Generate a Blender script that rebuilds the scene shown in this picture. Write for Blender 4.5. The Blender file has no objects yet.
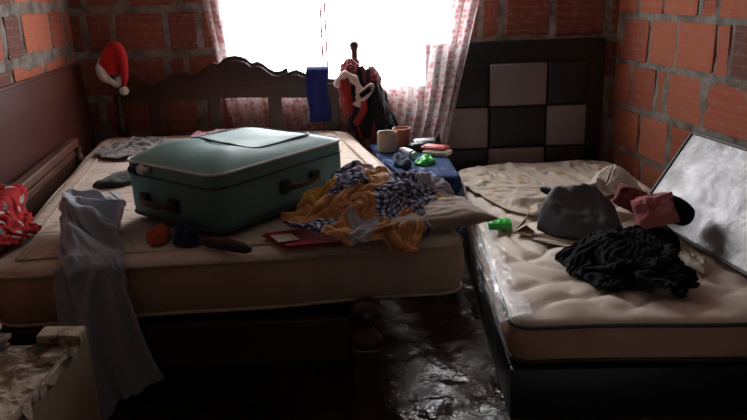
import bpy, bmesh, math, random
import numpy as np
from mathutils import Vector, Matrix, noise

random.seed(7)
rng = np.random.default_rng(7)
scene = bpy.context.scene
col = scene.collection

# ------------------------------------------------------------------ camera
LENS_PX, PITCH, ROLL = 700.0, math.radians(17.5), math.radians(2.0)
fw = Vector((0, math.cos(PITCH), -math.sin(PITCH)))
r0 = Vector((1, 0, 0))
u0 = r0.cross(fw)
rx = math.cos(ROLL) * r0 - math.sin(ROLL) * u0
ux = math.sin(ROLL) * r0 + math.cos(ROLL) * u0
cam_data = bpy.data.cameras.new('camera')
cam_data.sensor_width = 36.0
cam_data.lens = 36.0 * LENS_PX / 747.0
cam_data.clip_start = 0.05
cam = bpy.data.objects.new('camera', cam_data)
col.objects.link(cam)
cam.matrix_world = Matrix(((rx.x, ux.x, -fw.x, 0), (rx.y, ux.y, -fw.y, 0), (rx.z, ux.z, -fw.z, 1.37), (0, 0, 0, 1)))
scene.camera = cam

# ------------------------------------------------------------------ sky, daylight, exposure
world = bpy.data.worlds.new('overcast_sky')
scene.world = world
world.use_nodes = True
bg = world.node_tree.nodes['Background']
bg.inputs['Color'].default_value = (0.93, 0.97, 1.0, 1)
bg.inputs['Strength'].default_value = 26.0
WIN_X0, WIN_X1, WIN_Z0, WIN_Z1 = -0.84, 0.50, 0.80, 1.95
pl = bpy.data.lights.new('window_portal', 'AREA')
pl.shape = 'RECTANGLE'
pl.size, pl.size_y = WIN_X1 - WIN_X0, WIN_Z1 - WIN_Z0
pl.cycles.is_portal = True
po = bpy.data.objects.new('window_portal', pl)
col.objects.link(po)
po.location = ((WIN_X0 + WIN_X1) / 2, 4.33, (WIN_Z0 + WIN_Z1) / 2)
po.rotation_euler = (math.radians(-90), 0, 0)
vs = scene.view_settings
vs.view_transform = 'Standard'
vs.look = 'None'
vs.exposure = 0.0
vs.gamma = 1.0
vs.use_curve_mapping = False
scene.cycles.max_bounces = 8
scene.cycles.diffuse_bounces = 5
scene.cycles.transparent_max_bounces = 16
scene.cycles.caustics_reflective = False
scene.cycles.caustics_refractive = False
scene.cycles.sample_clamp_indirect = 4.0


# ------------------------------------------------------------------ material helpers
def newmat(name):
    m = bpy.data.materials.new(name)
    m.use_nodes = True
    nt = m.node_tree
    return m, nt, nt.nodes['Principled BSDF']


def nd(nt, typ, **kw):
    n = nt.nodes.new(typ)
    for k, v in kw.items():
        if k.startswith('i_'):
            key = k[2:]
            key = int(key) if key.isdigit() else key.replace('_', ' ')
            n.inputs[key].default_value = v
        else:
            setattr(n, k, v)
    return n


def lk(nt, a, b):
    nt.links.new(a, b)


def c4(c):
    return (c[0], c[1], c[2], 1.0)


def coords(nt, kind='Object', scale=(1, 1, 1), rot=(0, 0, 0)):
    tc = nd(nt, 'ShaderNodeTexCoord')
    mp = nd(nt, 'ShaderNodeMapping')
    mp.inputs['Scale'].default_value = scale
    mp.inputs['Rotation'].default_value = rot
    lk(nt, tc.outputs[kind], mp.inputs['Vector'])
    return mp.outputs['Vector']


def noise_n(nt, vec, scale, detail=4, rough=.55, dist=0.0):
    n = nd(nt, 'ShaderNodeTexNoise')
    n.inputs['Scale'].default_value = scale
    n.inputs['Detail'].default_value = detail
    n.inputs['Roughness'].default_value = rough
    n.inputs['Distortion'].default_value = dist
    lk(nt, vec, n.inputs['Vector'])
    return n.outputs['Fac']


def ramp(nt, fac, stops, interp='LINEAR'):
    n = nd(nt, 'ShaderNodeValToRGB')
    n.color_ramp.interpolation = interp
    el = n.color_ramp.elements
    el[0].position, el[0].color = stops[0][0], c4(stops[0][1])
    el[1].position, el[1].color = stops[1][0], c4(stops[1][1])
    for p, c in stops[2:]:
        e = el.new(p)
        e.color = c4(c)
    lk(nt, fac, n.inputs['Fac'])
    return n.outputs['Color']


def step(nt, fac, a, b):
    n = nd(nt, 'ShaderNodeMapRange', clamp=True)
    n.inputs['From Min'].default_value = a
    n.inputs['From Max'].default_value = b
    lk(nt, fac, n.inputs['Value'])
    return n.outputs['Result']


def mixc(nt, fac, a, b, blend='MIX'):
    n = nd(nt, 'ShaderNodeMix', data_type='RGBA', blend_type=blend)
    if isinstance(fac, (int, float)):
        n.inputs[0].default_value = fac
    else:
        lk(nt, fac, n.inputs[0])
    for sock, v in ((n.inputs[6], a), (n.inputs[7], b)):
        if isinstance(v, (tuple, list)):
            sock.default_value = c4(v)
        else:
            lk(nt, v, sock)
    return n.outputs[2]


def math_n(nt, op, a, b=0.0):
    n = nd(nt, 'ShaderNodeMath', operation=op)
    for i, v in enumerate((a, b)):
        if isinstance(v, (int, float)):
            n.inputs[i].default_value = v
        else:
            lk(nt, v, n.inputs[i])
    return n.outputs[0]


def bump(nt, bsdf, height, strength=.3, dist=.01, chain=None):
    n = nd(nt, 'ShaderNodeBump')
    n.inputs['Strength'].default_value = strength
    n.inputs['Distance'].default_value = dist
    lk(nt, height, n.inputs['Height'])
    if chain is not None:
        lk(nt, chain, n.inputs['Normal'])
    lk(nt, n.outputs['Normal'], bsdf.inputs['Normal'])
    return n.outputs['Normal']


def plain(name, c1, c2=None, scale=12, rough=.7, spec=.3, bstr=.2, bscale=60, bdist=.004, detail=5, metal=0.0, sheen=0.0):
    """two-tone noise material with fine relief"""
    m, nt, b = newmat(name)
    v = coords(nt)
    c2 = c2 or tuple(x * .75 for x in c1)
    lk(nt, ramp(nt, noise_n(nt, v, scale, detail), [(.3, c2), (.7, c1)]), b.inputs['Base Color'])
    b.inputs['Roughness'].default_value = rough
    b.inputs['Specular IOR Level'].default_value = spec
    b.inputs['Metallic'].default_value = metal
    b.inputs['Sheen Weight'].default_value = sheen
    if bstr:
        bump(nt, b, noise_n(nt, v, bscale, 3), bstr, bdist)
    return m


M = {}


def mk_brick(name, stops, smear):
    m, nt, b = newmat(name)
    v = coords(nt)
    oi = nd(nt, 'ShaderNodeObjectInfo')
    sep = nd(nt, 'ShaderNodeVectorMath', operation='ADD')
    rv = nd(nt, 'ShaderNodeCombineXYZ')
    r10 = math_n(nt, 'MULTIPLY', oi.outputs['Random'], 37.0)
    lk(nt, r10, rv.inputs[0])
    lk(nt, r10, rv.inputs[2])
    lk(nt, v, sep.inputs[0])
    lk(nt, rv.outputs[0], sep.inputs[1])
    vv = sep.outputs[0]
    base = ramp(nt, oi.outputs['Random'], stops)
    var = mixc(nt, noise_n(nt, vv, 7, 5), base, (.10, .035, .025))
    base2 = mixc(nt, .35, base, var)
    mort = math_n(nt, 'MULTIPLY', step(nt, noise_n(nt, vv, 6.0, 8, .7), smear - .08, smear + .12), .75)
    c = mixc(nt, mort, base2, (.25, .215, .19))
    lk(nt, c, b.inputs['Base Color'])
    b.inputs['Roughness'].default_value = .85
    b.inputs['Specular IOR Level'].default_value = .25
    w = nd(nt, 'ShaderNodeTexWave', wave_type='BANDS', bands_direction='Z')
    w.inputs['Scale'].default_value = 1.45
    w.inputs['Distortion'].default_value = .5
    w.inputs['Detail Scale'].default_value = 3.0
    lk(nt, vv, w.inputs['Vector'])
    groove = step(nt, w.outputs['Fac'], .10, .0)
    lk(nt, mixc(nt, math_n(nt, 'MULTIPLY', groove, math_n(nt, 'MULTIPLY', noise_n(nt, vv, 4, 4), .5)), c, (.36, .24, .20)), b.inputs['Base Color'])
    n1 = bump(nt, b, step(nt, w.outputs['Fac'], 0, .15), .3, .004)
    bump(nt, b, noise_n(nt, vv, 45, 4), .35, .006, n1)
    return m


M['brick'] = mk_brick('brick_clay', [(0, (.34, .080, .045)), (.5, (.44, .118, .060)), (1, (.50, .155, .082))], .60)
M['brick_back'] = mk_brick('brick_shaded', [(0, (.20, .050, .035)), (.5, (.26, .070, .045)), (1, (.30, .085, .052))], .58)  # darker clay copy: the back wall's dimness is put into the brick colour
M['brick_dark'] = mk_brick('brick_burnt', [(0, (.13, .055, .045)), (1, (.19, .075, .055))], .62)


def mk_mortar():
    m, nt, b = newmat('mortar')
    v = coords(nt)
    c = ramp(nt, noise_n(nt, v, 9, 8, .7), [(.32, (.10, .085, .072)), (.50, (.25, .22, .19)), (.72, (.42, .38, .34))])
    lk(nt, c, b.inputs['Base Color'])
    b.inputs['Roughness'].default_value = .95
    b.inputs['Specular IOR Level'].default_value = .15
    bump(nt, b, noise_n(nt, v, 28, 8, .75), .9, .02)
    return m


M['mortar'] = mk_mortar()


def mk_mud():
    m, nt, b = newmat('wet_mud')
    v = coords(nt)
    f = noise_n(nt, v, 3.5, 6, .6)
    lk(nt, ramp(nt, f, [(.3, (.030, .018, .011)), (.55, (.075, .046, .029)), (.75, (.12, .078, .05))]), b.inputs['Base Color'])
    lk(nt, ramp(nt, noise_n(nt, v, 6, 4), [(.40, (.10,) * 3), (.60, (.45,) * 3)]), b.inputs['Roughness'])
    b.inputs['Specular IOR Level'].default_value = .4
    n1 = bump(nt, b, noise_n(nt, v, 6, 4, .5, .8), .4, .03)
    bump(nt, b, noise_n(nt, v, 40, 3), .35, .010, n1)
    return m


M['mud'] = mk_mud()


def mk_wood(name, dark, light, rough=.35, coat=0.3, axis='X', sc=5):
    m, nt, b = newmat(name)
    s = {'X': (.12, 1, 1), 'Y': (1, .12, 1), 'Z': (1, 1, .12)}[axis]
    v = coords(nt, scale=s)
    f = noise_n(nt, v, sc * 6, 6, .6, .5)
    lk(nt, ramp(nt, f, [(.3, dark), (.7, light)]), b.inputs['Base Color'])
    b.inputs['Roughness'].default_value = rough
    b.inputs['Specular IOR Level'].default_value = .4
    b.inputs['Coat Weight'].default_value = coat
    b.inputs['Coat Roughness'].default_value = .25
    bump(nt, b, f, .12, .003)
    return m


M['dark_wood'] = mk_wood('dark_carved_wood', (.022, .009, .006), (.055, .022, .013))
M['board_wood'] = mk_wood('polished_brown_board', (.060, .017, .012), (.095, .028, .019), .40, .3, 'Y', 2)
M['rail_wood'] = mk_wood('worn_red_brown_wood', (.055, .020, .012), (.13, .046, .025), .45, .1, 'Y')


def mk_damask():
    """beige ticking: thin stitched lines, faint floral sprigs, mud stains of their own shape"""
    m, nt, b = newmat('beige_floral_ticking')
    v = coords(nt)
    base = ramp(nt, noise_n(nt, v, 3, 5), [(.3, (.56, .45, .37)), (.7, (.73, .62, .53))])
    vo = nd(nt, 'ShaderNodeTexVoronoi', feature='DISTANCE_TO_EDGE')
    vo.inputs['Scale'].default_value = 8
    wv = nd(nt, 'ShaderNodeVectorMath', operation='ADD')
    nz = nd(nt, 'ShaderNodeTexNoise')
    nz.inputs['Scale'].default_value = 6
    sc = nd(nt, 'ShaderNodeVectorMath', operation='SCALE')
    sc.inputs['Scale'].default_value = .18
    lk(nt, v, nz.inputs['Vector'])
    lk(nt, nz.outputs['Color'], sc.inputs[0])
    lk(nt, v, wv.inputs[0])
    lk(nt, sc.outputs[0], wv.inputs[1])
    lk(nt, wv.outputs[0], vo.inputs['Vector'])
    stem = step(nt, vo.outputs['Distance'], .035, .012)
    c = mixc(nt, math_n(nt, 'MULTIPLY', stem, .45), base, (.36, .25, .19))
    leaf = step(nt, noise_n(nt, v, 26, 3), .62, .68)
    c = mixc(nt, math_n(nt, 'MULTIPLY', leaf, .4), c, (.40, .29, .22))
    st = step(nt, noise_n(nt, v, 1.7, 6, .6), .56, .72)
    c = mixc(nt, math_n(nt, 'MULTIPLY', st, .55), c, (.30, .205, .145))
    lk(nt, c, b.inputs['Base Color'])
    b.inputs['Roughness'].default_value = .75
    b.inputs['Specular IOR Level'].default_value = .3
    w = nd(nt, 'ShaderNodeTexWave', wave_type='BANDS', bands_direction='Y')
    w.inputs['Scale'].default_value = 2.6
    w.inputs['Distortion'].default_value = 1.6
    w.inputs['Detail Scale'].default_value = .6
    lk(nt, v, w.inputs['Vector'])
    n1 = bump(nt, b, step(nt, w.outputs['Fac'], 0, .12), .3, .008)
    bump(nt, b, noise_n(nt, v, 90, 3), .25, .003, n1)
    return m


M['damask'] = mk_damask()
M['damask_side'] = plain('muddy_mattress_border', (.50, .35, .25), (.34, .23, .16), 5, .85, .2, .35, 80)
M['piping'] = plain('beige_piping', (.55, .46, .38), (.40, .31, .24), 20, .8, .2, .1)


def mk_quilted():
    m, nt, b = newmat('quilted_cream_ticking')
    v = coords(nt)
    base = ramp(nt, noise_n(nt, v, 2.5, 5), [(.3, (.62, .51, .41)), (.7, (.82, .73, .63))])
    st = step(nt, noise_n(nt, v, 2.2, 6, .65), .57, .70)
    c = mixc(nt, math_n(nt, 'MULTIPLY', st, .6), base, (.42, .27, .17))
    lk(nt, c, b.inputs['Base Color'])
    b.inputs['Roughness'].default_value = .6
    b.inputs['Specular IOR Level'].default_value = .35
    bump(nt, b, noise_n(nt, v, 70, 3), .2, .003)
    return m


M['quilted'] = mk_quilted()
M['quilt_side'] = plain('brown_stained_border', (.58, .36, .24), (.42, .25, .165), 4, .85, .2, .3, 60)
M['dark_piping'] = plain('grey_piping', (.07, .06, .055), (.04, .035, .03), 20, .7)
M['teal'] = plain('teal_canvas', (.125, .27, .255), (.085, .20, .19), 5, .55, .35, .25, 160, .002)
M['teal_top'] = plain('lit_teal_vinyl', (.25, .47, .45), (.17, .35, .335), 4, .58, .35, .15, 90, .002)  # paler than the sides: window light on the lid is put into the colour
M['teal_dark'] = plain('dark_teal_piping', (.045, .09, .085), (.03, .06, .06), 10, .5)
M['white_piping'] = plain('white_piping', (.7, .72, .70), (.5, .52, .5), 20, .5)
M['black_rubber'] = plain('black_plastic', (.022, .02, .02), (.012, .011, .011), 20, .5, .4)
M['brown_handle'] = plain('brown_plastic_handle', (.07, .04, .028), (.04, .022, .016), 15, .45, .4)


def cloth_mat(name, c1, c2, scale=10, weave=350, rough=.9, sheen=.2, bstr=.25):
    m, nt, b = newmat(name)
    v = coords(nt)
    lk(nt, ramp(nt, noise_n(nt, v, scale, 5), [(.3, c2), (.7, c1)]), b.inputs['Base Color'])
    b.inputs['Roughness'].default_value = rough
    b.inputs['Specular IOR Level'].default_value = .15
    b.inputs['Sheen Weight'].default_value = sheen
    bump(nt, b, noise_n(nt, v, weave, 2), bstr, .003)
    return m


M['grey_towel'] = cloth_mat('grey_terry', (.39, .43, .50), (.31, .345, .405), 14, 220, .95, .4, .5)
M['black_cloth'] = cloth_mat('black_cotton', (.006, .006, .007), (.003, .003, .0035), 10, 250, .9, .0)
M['navy_cloth'] = cloth_mat('navy_cotton', (.012, .03, .075), (.006, .014, .035), 10)
M['blue_cloth'] = cloth_mat('royal_blue_cotton', (.014, .026, .15), (.009, .017, .10), 8)
M['orange_cloth'] = cloth_mat('orange_cotton', (.62, .12, .045), (.45, .08, .03), 14)
M['green_dark'] = cloth_mat('dark_green_cloth', (.035, .05, .03), (.012, .018, .012), 18)
M['slate'] = cloth_mat('slate_nylon', (.115, .118, .135), (.08, .082, .095), 6, 300, .6, .0, .15)
M['beige_pillow'] = cloth_mat('grimy_beige_cotton', (.42, .33, .26), (.28, .205, .15), 6)
M['cream_cloth'] = cloth_mat('cream_knit', (.60, .54, .46), (.45, .39, .32), 12, 160, .95, .3, .5)
M['pink'] = cloth_mat('dusty_pink_fabric', (.50, .17, .19), (.36, .11, .125), 12)
M['pinkwhite'] = cloth_mat('pink_and_white_cotton', (.75, .66, .66), (.70, .30, .32), 9)
M['patterned_dark'] = cloth_mat('black_white_print', (.38, .34, .34), (.02, .018, .02), 32)
M['hat_red'] = cloth_mat('red_felt', (.56, .022, .024), (.42, .012, .015), 12)
M['hat_white'] = cloth_mat('white_plush', (.72, .69, .66), (.52, .48, .45), 30, 90, .95, .4, .9)
M['bag_red'] = cloth_mat('red_nylon', (.30, .02, .02), (.19, .014, .014), 8, 300, .6)
M['bag_black'] = cloth_mat('dark_navy_nylon', (.013, .014, .02), (.007, .008, .011), 8, 300, .7)
M['bag_white'] = cloth_mat('pinkish_white_webbing', (.66, .52, .50), (.50, .36, .35), 14)
M['maroon'] = cloth_mat('maroon_fabric', (.22, .04, .045), (.13, .022, .026), 14)


def voronoi_blobs(name, ground, blobs, scale, kind='UV', rough=.9, thr=(.30, .38)):
    """ground colour with round printed motifs of several colours"""
    m, nt, b = newmat(name)
    v = coords(nt, kind)
    vo = nd(nt, 'ShaderNodeTexVoronoi', feature='F1')
    vo.inputs['Scale'].default_value = scale
    lk(nt, v, vo.inputs['Vector'])
    sepc = nd(nt, 'ShaderNodeSeparateColor')
    lk(nt, vo.outputs['Color'], sepc.inputs[0])
    stops = [(i / len(blobs), c) for i, c in enumerate(blobs)]
    if len(stops) == 1:
        stops.append((1, blobs[0]))
    bc = ramp(nt, sepc.outputs[0], stops, 'CONSTANT')
    d = math_n(nt, 'ADD', vo.outputs['Distance'], math_n(nt, 'MULTIPLY', noise_n(nt, v, scale * 3, 3), .25))
    f = step(nt, d, thr[1] + .12, thr[0] + .12)
    c = mixc(nt, f, ground, bc)
    lk(nt, c, b.inputs['Base Color'])
    b.inputs['Roughness'].default_value = rough
    b.inputs['Specular IOR Level'].default_value = .15
    bump(nt, b, noise_n(nt, coords(nt), 300, 2), .2, .003)
    return m, nt, b, c


M['red_floral'] = voronoi_blobs('red_floral_print', (.38, .015, .018), [(.50, .45, .40), (.05, .18, .15), (.02, .015, .015), (.50, .45, .40)], 9)[0]
M['tiedye'] = voronoi_blobs('blue_print', (.017, .040, .12), [(.15, .21, .33), (.008, .013, .035), (.04, .085, .21)], 12, thr=(.25, .55))[0]
M['sheet_floral'] = voronoi_blobs('cream_leaf_print', (.56, .49, .40), [(.22, .24, .25), (.45, .32, .18), (.30, .30, .24), (.50, .43, .35)], 13, thr=(.24, .46))[0]


def mk_curtain():
    m, nt, b0 = newmat('sheer_floral_curtain')
    nt.nodes.remove(b0)
    v = coords(nt, 'UV')
    vo = nd(nt, 'ShaderNodeTexVoronoi', feature='F1')
    vo.inputs['Scale'].default_value = 36
    vo.inputs['Randomness'].default_value = .6
    lk(nt, v, vo.inputs['Vector'])
    d = math_n(nt, 'ADD', vo.outputs['Distance'], math_n(nt, 'MULTIPLY', noise_n(nt, v, 70, 2), .3))
    f = step(nt, d, .82, .50)
    c = mixc(nt, f, (.74, .68, .68), (.36, .16, .165))
    dif = nd(nt, 'ShaderNodeBsdfDiffuse')
    tra = nd(nt, 'ShaderNodeBsdfTranslucent')
    lk(nt, c, dif.inputs['Color'])
    lk(nt, c, tra.inputs['Color'])
    mx = nd(nt, 'ShaderNodeMixShader')
    mx.inputs[0].default_value = .45
    lk(nt, dif.outputs[0], mx.inputs[1])
    lk(nt, tra.outputs[0], mx.inputs[2])
    tp = nd(nt, 'ShaderNodeBsdfTransparent')
    mx2 = nd(nt, 'ShaderNodeMixShader')
    lk(nt, step(nt, f, -1.2, 2.2), mx2.inputs[0])
    mx2.inputs[0].default_value = .5
    lk(nt, tp.outputs[0], mx2.inputs[1])
    lk(nt, mx.outputs[0], mx2.inputs[2])
    lk(nt, mx2.outputs[0], nt.nodes['Material Output'].inputs['Surface'])
    return m


M['curtain'] = mk_curtain()


def mk_patchwork():
    m, nt, b = newmat('yellow_and_gingham_patchwork')
    v = coords(nt, 'UV')
    sn = nd(nt, 'ShaderNodeVectorMath', operation='SNAP')
    sn.inputs[1].default_value = (.17, .25, 1)
    lk(nt, v, sn.inputs[0])
    wn = nd(nt, 'ShaderNodeTexWhiteNoise', noise_dimensions='2D')
    lk(nt, sn.outputs[0], wn.inputs['Vector'])
    r = wn.outputs['Value']
    solid = ramp(nt, r, [(0, (.60, .33, .07)), (.16, (.50, .24, .10)), (.36, (.58, .30, .07)), (.44, (.40, .41, .47)), (.62, (.48, .23, .09))], 'CONSTANT')
    sx = nd(nt, 'ShaderNodeSeparateXYZ')
    lk(nt, v, sx.inputs[0])
    def sq(o):
        return step(nt, math_n(nt, 'SINE', math_n(nt, 'MULTIPLY', o, 215.0)), -.1, .1)
    g = math_n(nt, 'MULTIPLY', math_n(nt, 'ADD', sq(sx.outputs[0]), sq(sx.outputs[1])), .5)
    ging = ramp(nt, g, [(0, (.55, .55, .60)), (.5, (.12, .13, .24)), (1, (.025, .03, .085))])
    isg = step(nt, r, .66, .665)
    c = mixc(nt, isg, solid, ging)
    c = mixc(nt, math_n(nt, 'MULTIPLY', step(nt, noise_n(nt, v, 7, 5), .55, .75), .35), c, (.26, .17, .11))
    lk(nt, c, b.inputs['Base Color'])
    b.inputs['Roughness'].default_value = .9
    b.inputs['Specular IOR Level'].default_value = .15
    bump(nt, b, noise_n(nt, v, 150, 2), .2, .003)
    return m


M['patchwork'] = mk_patchwork()
M['vinyl_black'] = plain('black_leatherette', (.010, .009, .010), (.006, .006, .006), 8, .42, .4, .25, 220, .002)
M['vinyl_grey'] = plain('taupe_leatherette', (.22, .185, .18), (.18, .15, .145), 8, .5, .35, .25, 220, .002)
M['folder_red'] = plain('red_card', (.42, .028, .045), (.32, .02, .035), 10, .8, .2, .1)
M['paper'] = plain('soiled_paper', (.62, .58, .52), (.45, .40, .34), 14, .85, .2, .1)
M['card_brown'] = plain('brown_card', (.28, .19, .12), (.18, .115, .07), 12, .85, .2, .2)
M['green_plastic'] = plain('bright_green_plastic', (.06, .62, .09), (.045, .50, .06), 8, .35, .5, 0)
M['mug_beige'] = plain('beige_ceramic', (.42, .34, .28), (.33, .26, .21), 8, .4, .5, 0)
M['terracotta'] = plain('orange_plastic', (.50, .18, .09), (.40, .13, .06), 8, .5, .4, 0)
M['grey_plastic'] = plain('grey_plastic', (.36, .36, .36), (.27, .27, .27), 8, .45, .4, 0)
M['white_plastic'] = plain('white_plastic', (.62, .61, .60), (.5, .49, .48), 8, .4, .5, 0)
M['red_plastic'] = plain('red_cover', (.52, .05, .045), (.42, .035, .035), 8, .45, .4, 0)
M['cream_box'] = plain('cream_paper', (.60, .53, .40), (.5, .43, .31), 8, .7, .3, 0)
M['metal'] = plain('dull_metal', (.30, .30, .31), (.20, .20, .21), 18, .38, .5, .05, metal=.9)
M['brown_shoe'] = plain('brown_leather', (.065, .042, .026), (.035, .022, .014), 14, .55, .35, .3)
M['laminate'] = plain('cream_laminate', (.36, .29, .21), (.26, .20, .14), 3, .6, .3, .15, 30)


def mk_peeled():
    m, nt, b = newmat('peeling_cabinet_top')
    v = coords(nt)
    c = ramp(nt, noise_n(nt, v, 9, 8, .7, .4), [(.34, (.055, .038, .027)), (.42, (.24, .17, .11)), (.48, (.62, .50, .37)), (.8, (.70, .58, .45))])
    lk(nt, c, b.inputs['Base Color'])
    b.inputs['Roughness'].default_value = .9
    bump(nt, b, noise_n(nt, v, 14, 8, .75), .9, .02)
    return m


M['peeled'] = mk_peeled()


def mk_glossy_print():
    """pale print with dirt under a glossy clear sheet"""
    m, nt, b = newmat('dirty_glossy_print')
    v = coords(nt)
    c = ramp(nt, noise_n(nt, v, 4, 7, .65, 1.5), [(.36, (.03, .028, .03)), (.46, (.20, .19, .20)), (.62, (.36, .35, .36))])
    spk = step(nt, noise_n(nt, v, 34, 4), .60, .68)
    c = mixc(nt, spk, c, (.10, .09, .09))
    lk(nt, c, b.inputs['Base Color'])
    lk(nt, ramp(nt, noise_n(nt, v, 8, 6, .65, .8), [(.35, (.17,) * 3), (.7, (.42,) * 3)]), b.inputs['Roughness'])
    b.inputs['Specular IOR Level'].default_value = .42
    n1 = bump(nt, b, noise_n(nt, v, 6, 3), .15, .01)
    bump(nt, b, noise_n(nt, v, 45, 5), .3, .004, n1)
    return m


M['print'] = mk_glossy_print()


def mk_film():
    m, nt, b = newmat('crinkled_clear_plastic')
    nt.nodes.remove(b)
    v = coords(nt)
    gl = nd(nt, 'ShaderNodeBsdfGlossy')
    gl.inputs['Color'].default_value = (.95, .95, .95, 1)
    gl.inputs['Roughness'].default_value = .12
    bn = nd(nt, 'ShaderNodeBump')
    bn.inputs['Strength'].default_value = .9
    bn.inputs['Distance'].default_value = .02
    lk(nt, noise_n(nt, v, 30, 5, .6, .8), bn.inputs['Height'])
    lk(nt, bn.outputs[0], gl.inputs['Normal'])
    tp = nd(nt, 'ShaderNodeBsdfTransparent')
    mx = nd(nt, 'ShaderNodeMixShader')
    mx.inputs[0].default_value = .30
    lk(nt, tp.outputs[0], mx.inputs[1])
    lk(nt, gl.outputs[0], mx.inputs[2])
    lk(nt, mx.outputs[0], nt.nodes['Material Output'].inputs['Surface'])
    return m


M['film'] = mk_film()
M['hem'] = cloth_mat('stitched_hem', (.50, .30, .30), (.36, .17, .18), 40)
M['concrete'] = plain('rough_plaster', (.33, .30, .27), (.22, .20, .18), 6, .95, .15, .5, 40, .01)


# ------------------------------------------------------------------ object helpers
def tag(o, label=None, cat=None, group=None, kind=None):
    for k, v in (('label', label), ('category', cat), ('group', group), ('kind', kind)):
        if v:
            o[k] = v
    return o


def thing(name, loc, label, cat, group=None, rz=0.0):
    o = bpy.data.objects.new(name, None)
    o.empty_display_size = .05
    o.location = loc
    o.rotation_euler = (0, 0, rz)
    col.objects.link(o)
    return tag(o, label, cat, group)


def link(name, me, mat, parent=None, local=False, smooth=True):
    """mesh given in room coordinates (or, with local, in the parent's own frame)"""
    if mat is not None:
        me.materials.clear()
        for x in (mat if isinstance(mat, (list, tuple)) else [mat]):
            me.materials.append(M[x] if isinstance(x, str) else x)
    if smooth:
        me.polygons.foreach_set('use_smooth', [True] * len(me.polygons))
    o = bpy.data.objects.new(name, me)
    col.objects.link(o)
    if parent is not None:
        o.parent = parent
        if not local:
            p = parent
            mw = Matrix.Identity(4)
            while p is not None:
                mw = Matrix.LocRotScale(p.location, p.rotation_euler, p.scale) @ mw
                p = p.parent
            me.transform(mw.inverted())
    return o


class MB:
    def __init__(self):
        self.bm = bmesh.new()

    def _fin(self, verts, mtx):
        bmesh.ops.transform(self.bm, matrix=mtx, verts=verts)

    def box(self, c, s, rot=(0, 0, 0), bevel=0.0, seg=2):
        r = bmesh.ops.create_cube(self.bm, size=1.0)
        vs_ = r['verts']
        bmesh.ops.scale(self.bm, vec=Vector(s), verts=vs_)
        if bevel:
            es = list({e for v in vs_ for e in v.link_edges})
            rr = bmesh.ops.bevel(self.bm, geom=es, offset=bevel, segments=seg, profile=.5, affect='EDGES')
            vs_ = list({v for f in rr['faces'] for v in f.verts} | {v for v in vs_ if v.is_valid})
        from mathutils import Euler
        self._fin(vs_, Matrix.Translation(Vector(c)) @ Euler(rot).to_matrix().to_4x4())
        return vs_

    def lathe(self, prof, c=(0, 0, 0), n=20, mtx=None):
        """prof: list of (radius, z)"""
        rings = []
        for r, z in prof:
            rings.append([self.bm.verts.new((r * math.cos(2 * math.pi * k / n), r * math.sin(2 * math.pi * k / n), z)) for k in range(n)])
        for a, b in zip(rings, rings[1:]):
            for k in range(n):
                self.bm.faces.new((a[k], a[(k + 1) % n], b[(k + 1) % n], b[k]))
        self.bm.faces.new(rings[0][::-1])
        self.bm.faces.new(rings[-1])
        vs_ = [v for r in rings for v in r]
        self._fin(vs_, Matrix.Translation(Vector(c)) @ (mtx or Matrix.Identity(4)))
        return vs_

    def tube(self, path, rad, n=10, closed=False, flat=1.0):
        path = [Vector(p) for p in path]
        m = len(path)
        rad = rad if isinstance(rad, (list, tuple)) else [rad] * m
        rings = []
        prev = None
        for i, p in enumerate(path):
            if closed:
                t = path[(i + 1) % m] - path[i - 1]
            else:
                t = path[min(i + 1, m - 1)] - path[max(i - 1, 0)]
            t.normalize()
            if prev is None:
                a = t.orthogonal().normalized()
                if abs(t.z) < .9:
                    a = (Vector((0, 0, 1)) - t * t.z).normalized()
            else:
                a = (prev - t * prev.dot(t)).normalized()
            prev = a
            b = t.cross(a)
            rings.append([self.bm.verts.new(p + (a * math.cos(2 * math.pi * k / n) + b * math.sin(2 * math.pi * k / n) * flat) * rad[i]) for k in range(n)])
        pairs = list(zip(rings, rings[1:]))
        if closed:
            pairs.append((rings[-1], rings[0]))
        for a, b in pairs:
            for k in range(n):
                self.bm.faces.new((a[k], a[(k + 1) % n], b[(k + 1) % n], b[k]))
        if not closed:
            self.bm.faces.new(rings[0][::-1])
            self.bm.faces.new(rings[-1])

    def prism(self, pts, depth, mtx, bevel=0.0):
        """outline in local XY, pushed along +Z by depth, then placed by mtx"""
        f = [self.bm.verts.new((x, y, 0)) for x, y in pts]
        g = [self.bm.verts.new((x, y, depth)) for x, y in pts]
        n = len(pts)
        self.bm.faces.new(f[::-1])
        self.bm.faces.new(g)
        for k in range(n):
            self.bm.faces.new((f[k], f[(k + 1) % n], g[(k + 1) % n], g[k]))
        self._fin(f + g, mtx)

    def build(self, name, mat, parent=None, local=False, smooth=False):
        bmesh.ops.recalc_face_normals(self.bm, faces=self.bm.faces)
        me = bpy.data.meshes.new(name)
        self.bm.to_mesh(me)
        self.bm.free()
        o = link(name, me, mat, parent, local, smooth)
        if smooth:
            auto_smooth(o)
        return o


def auto_smooth(o, ang=40):
    me = o.data
    bm = bmesh.new()
    bm.from_mesh(me)
    for e in bm.edges:
        if len(e.link_faces) == 2 and e.calc_face_angle(0) > math.radians(ang):
            e.smooth = False
    bm.to_mesh(me)
    bm.free()


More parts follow.
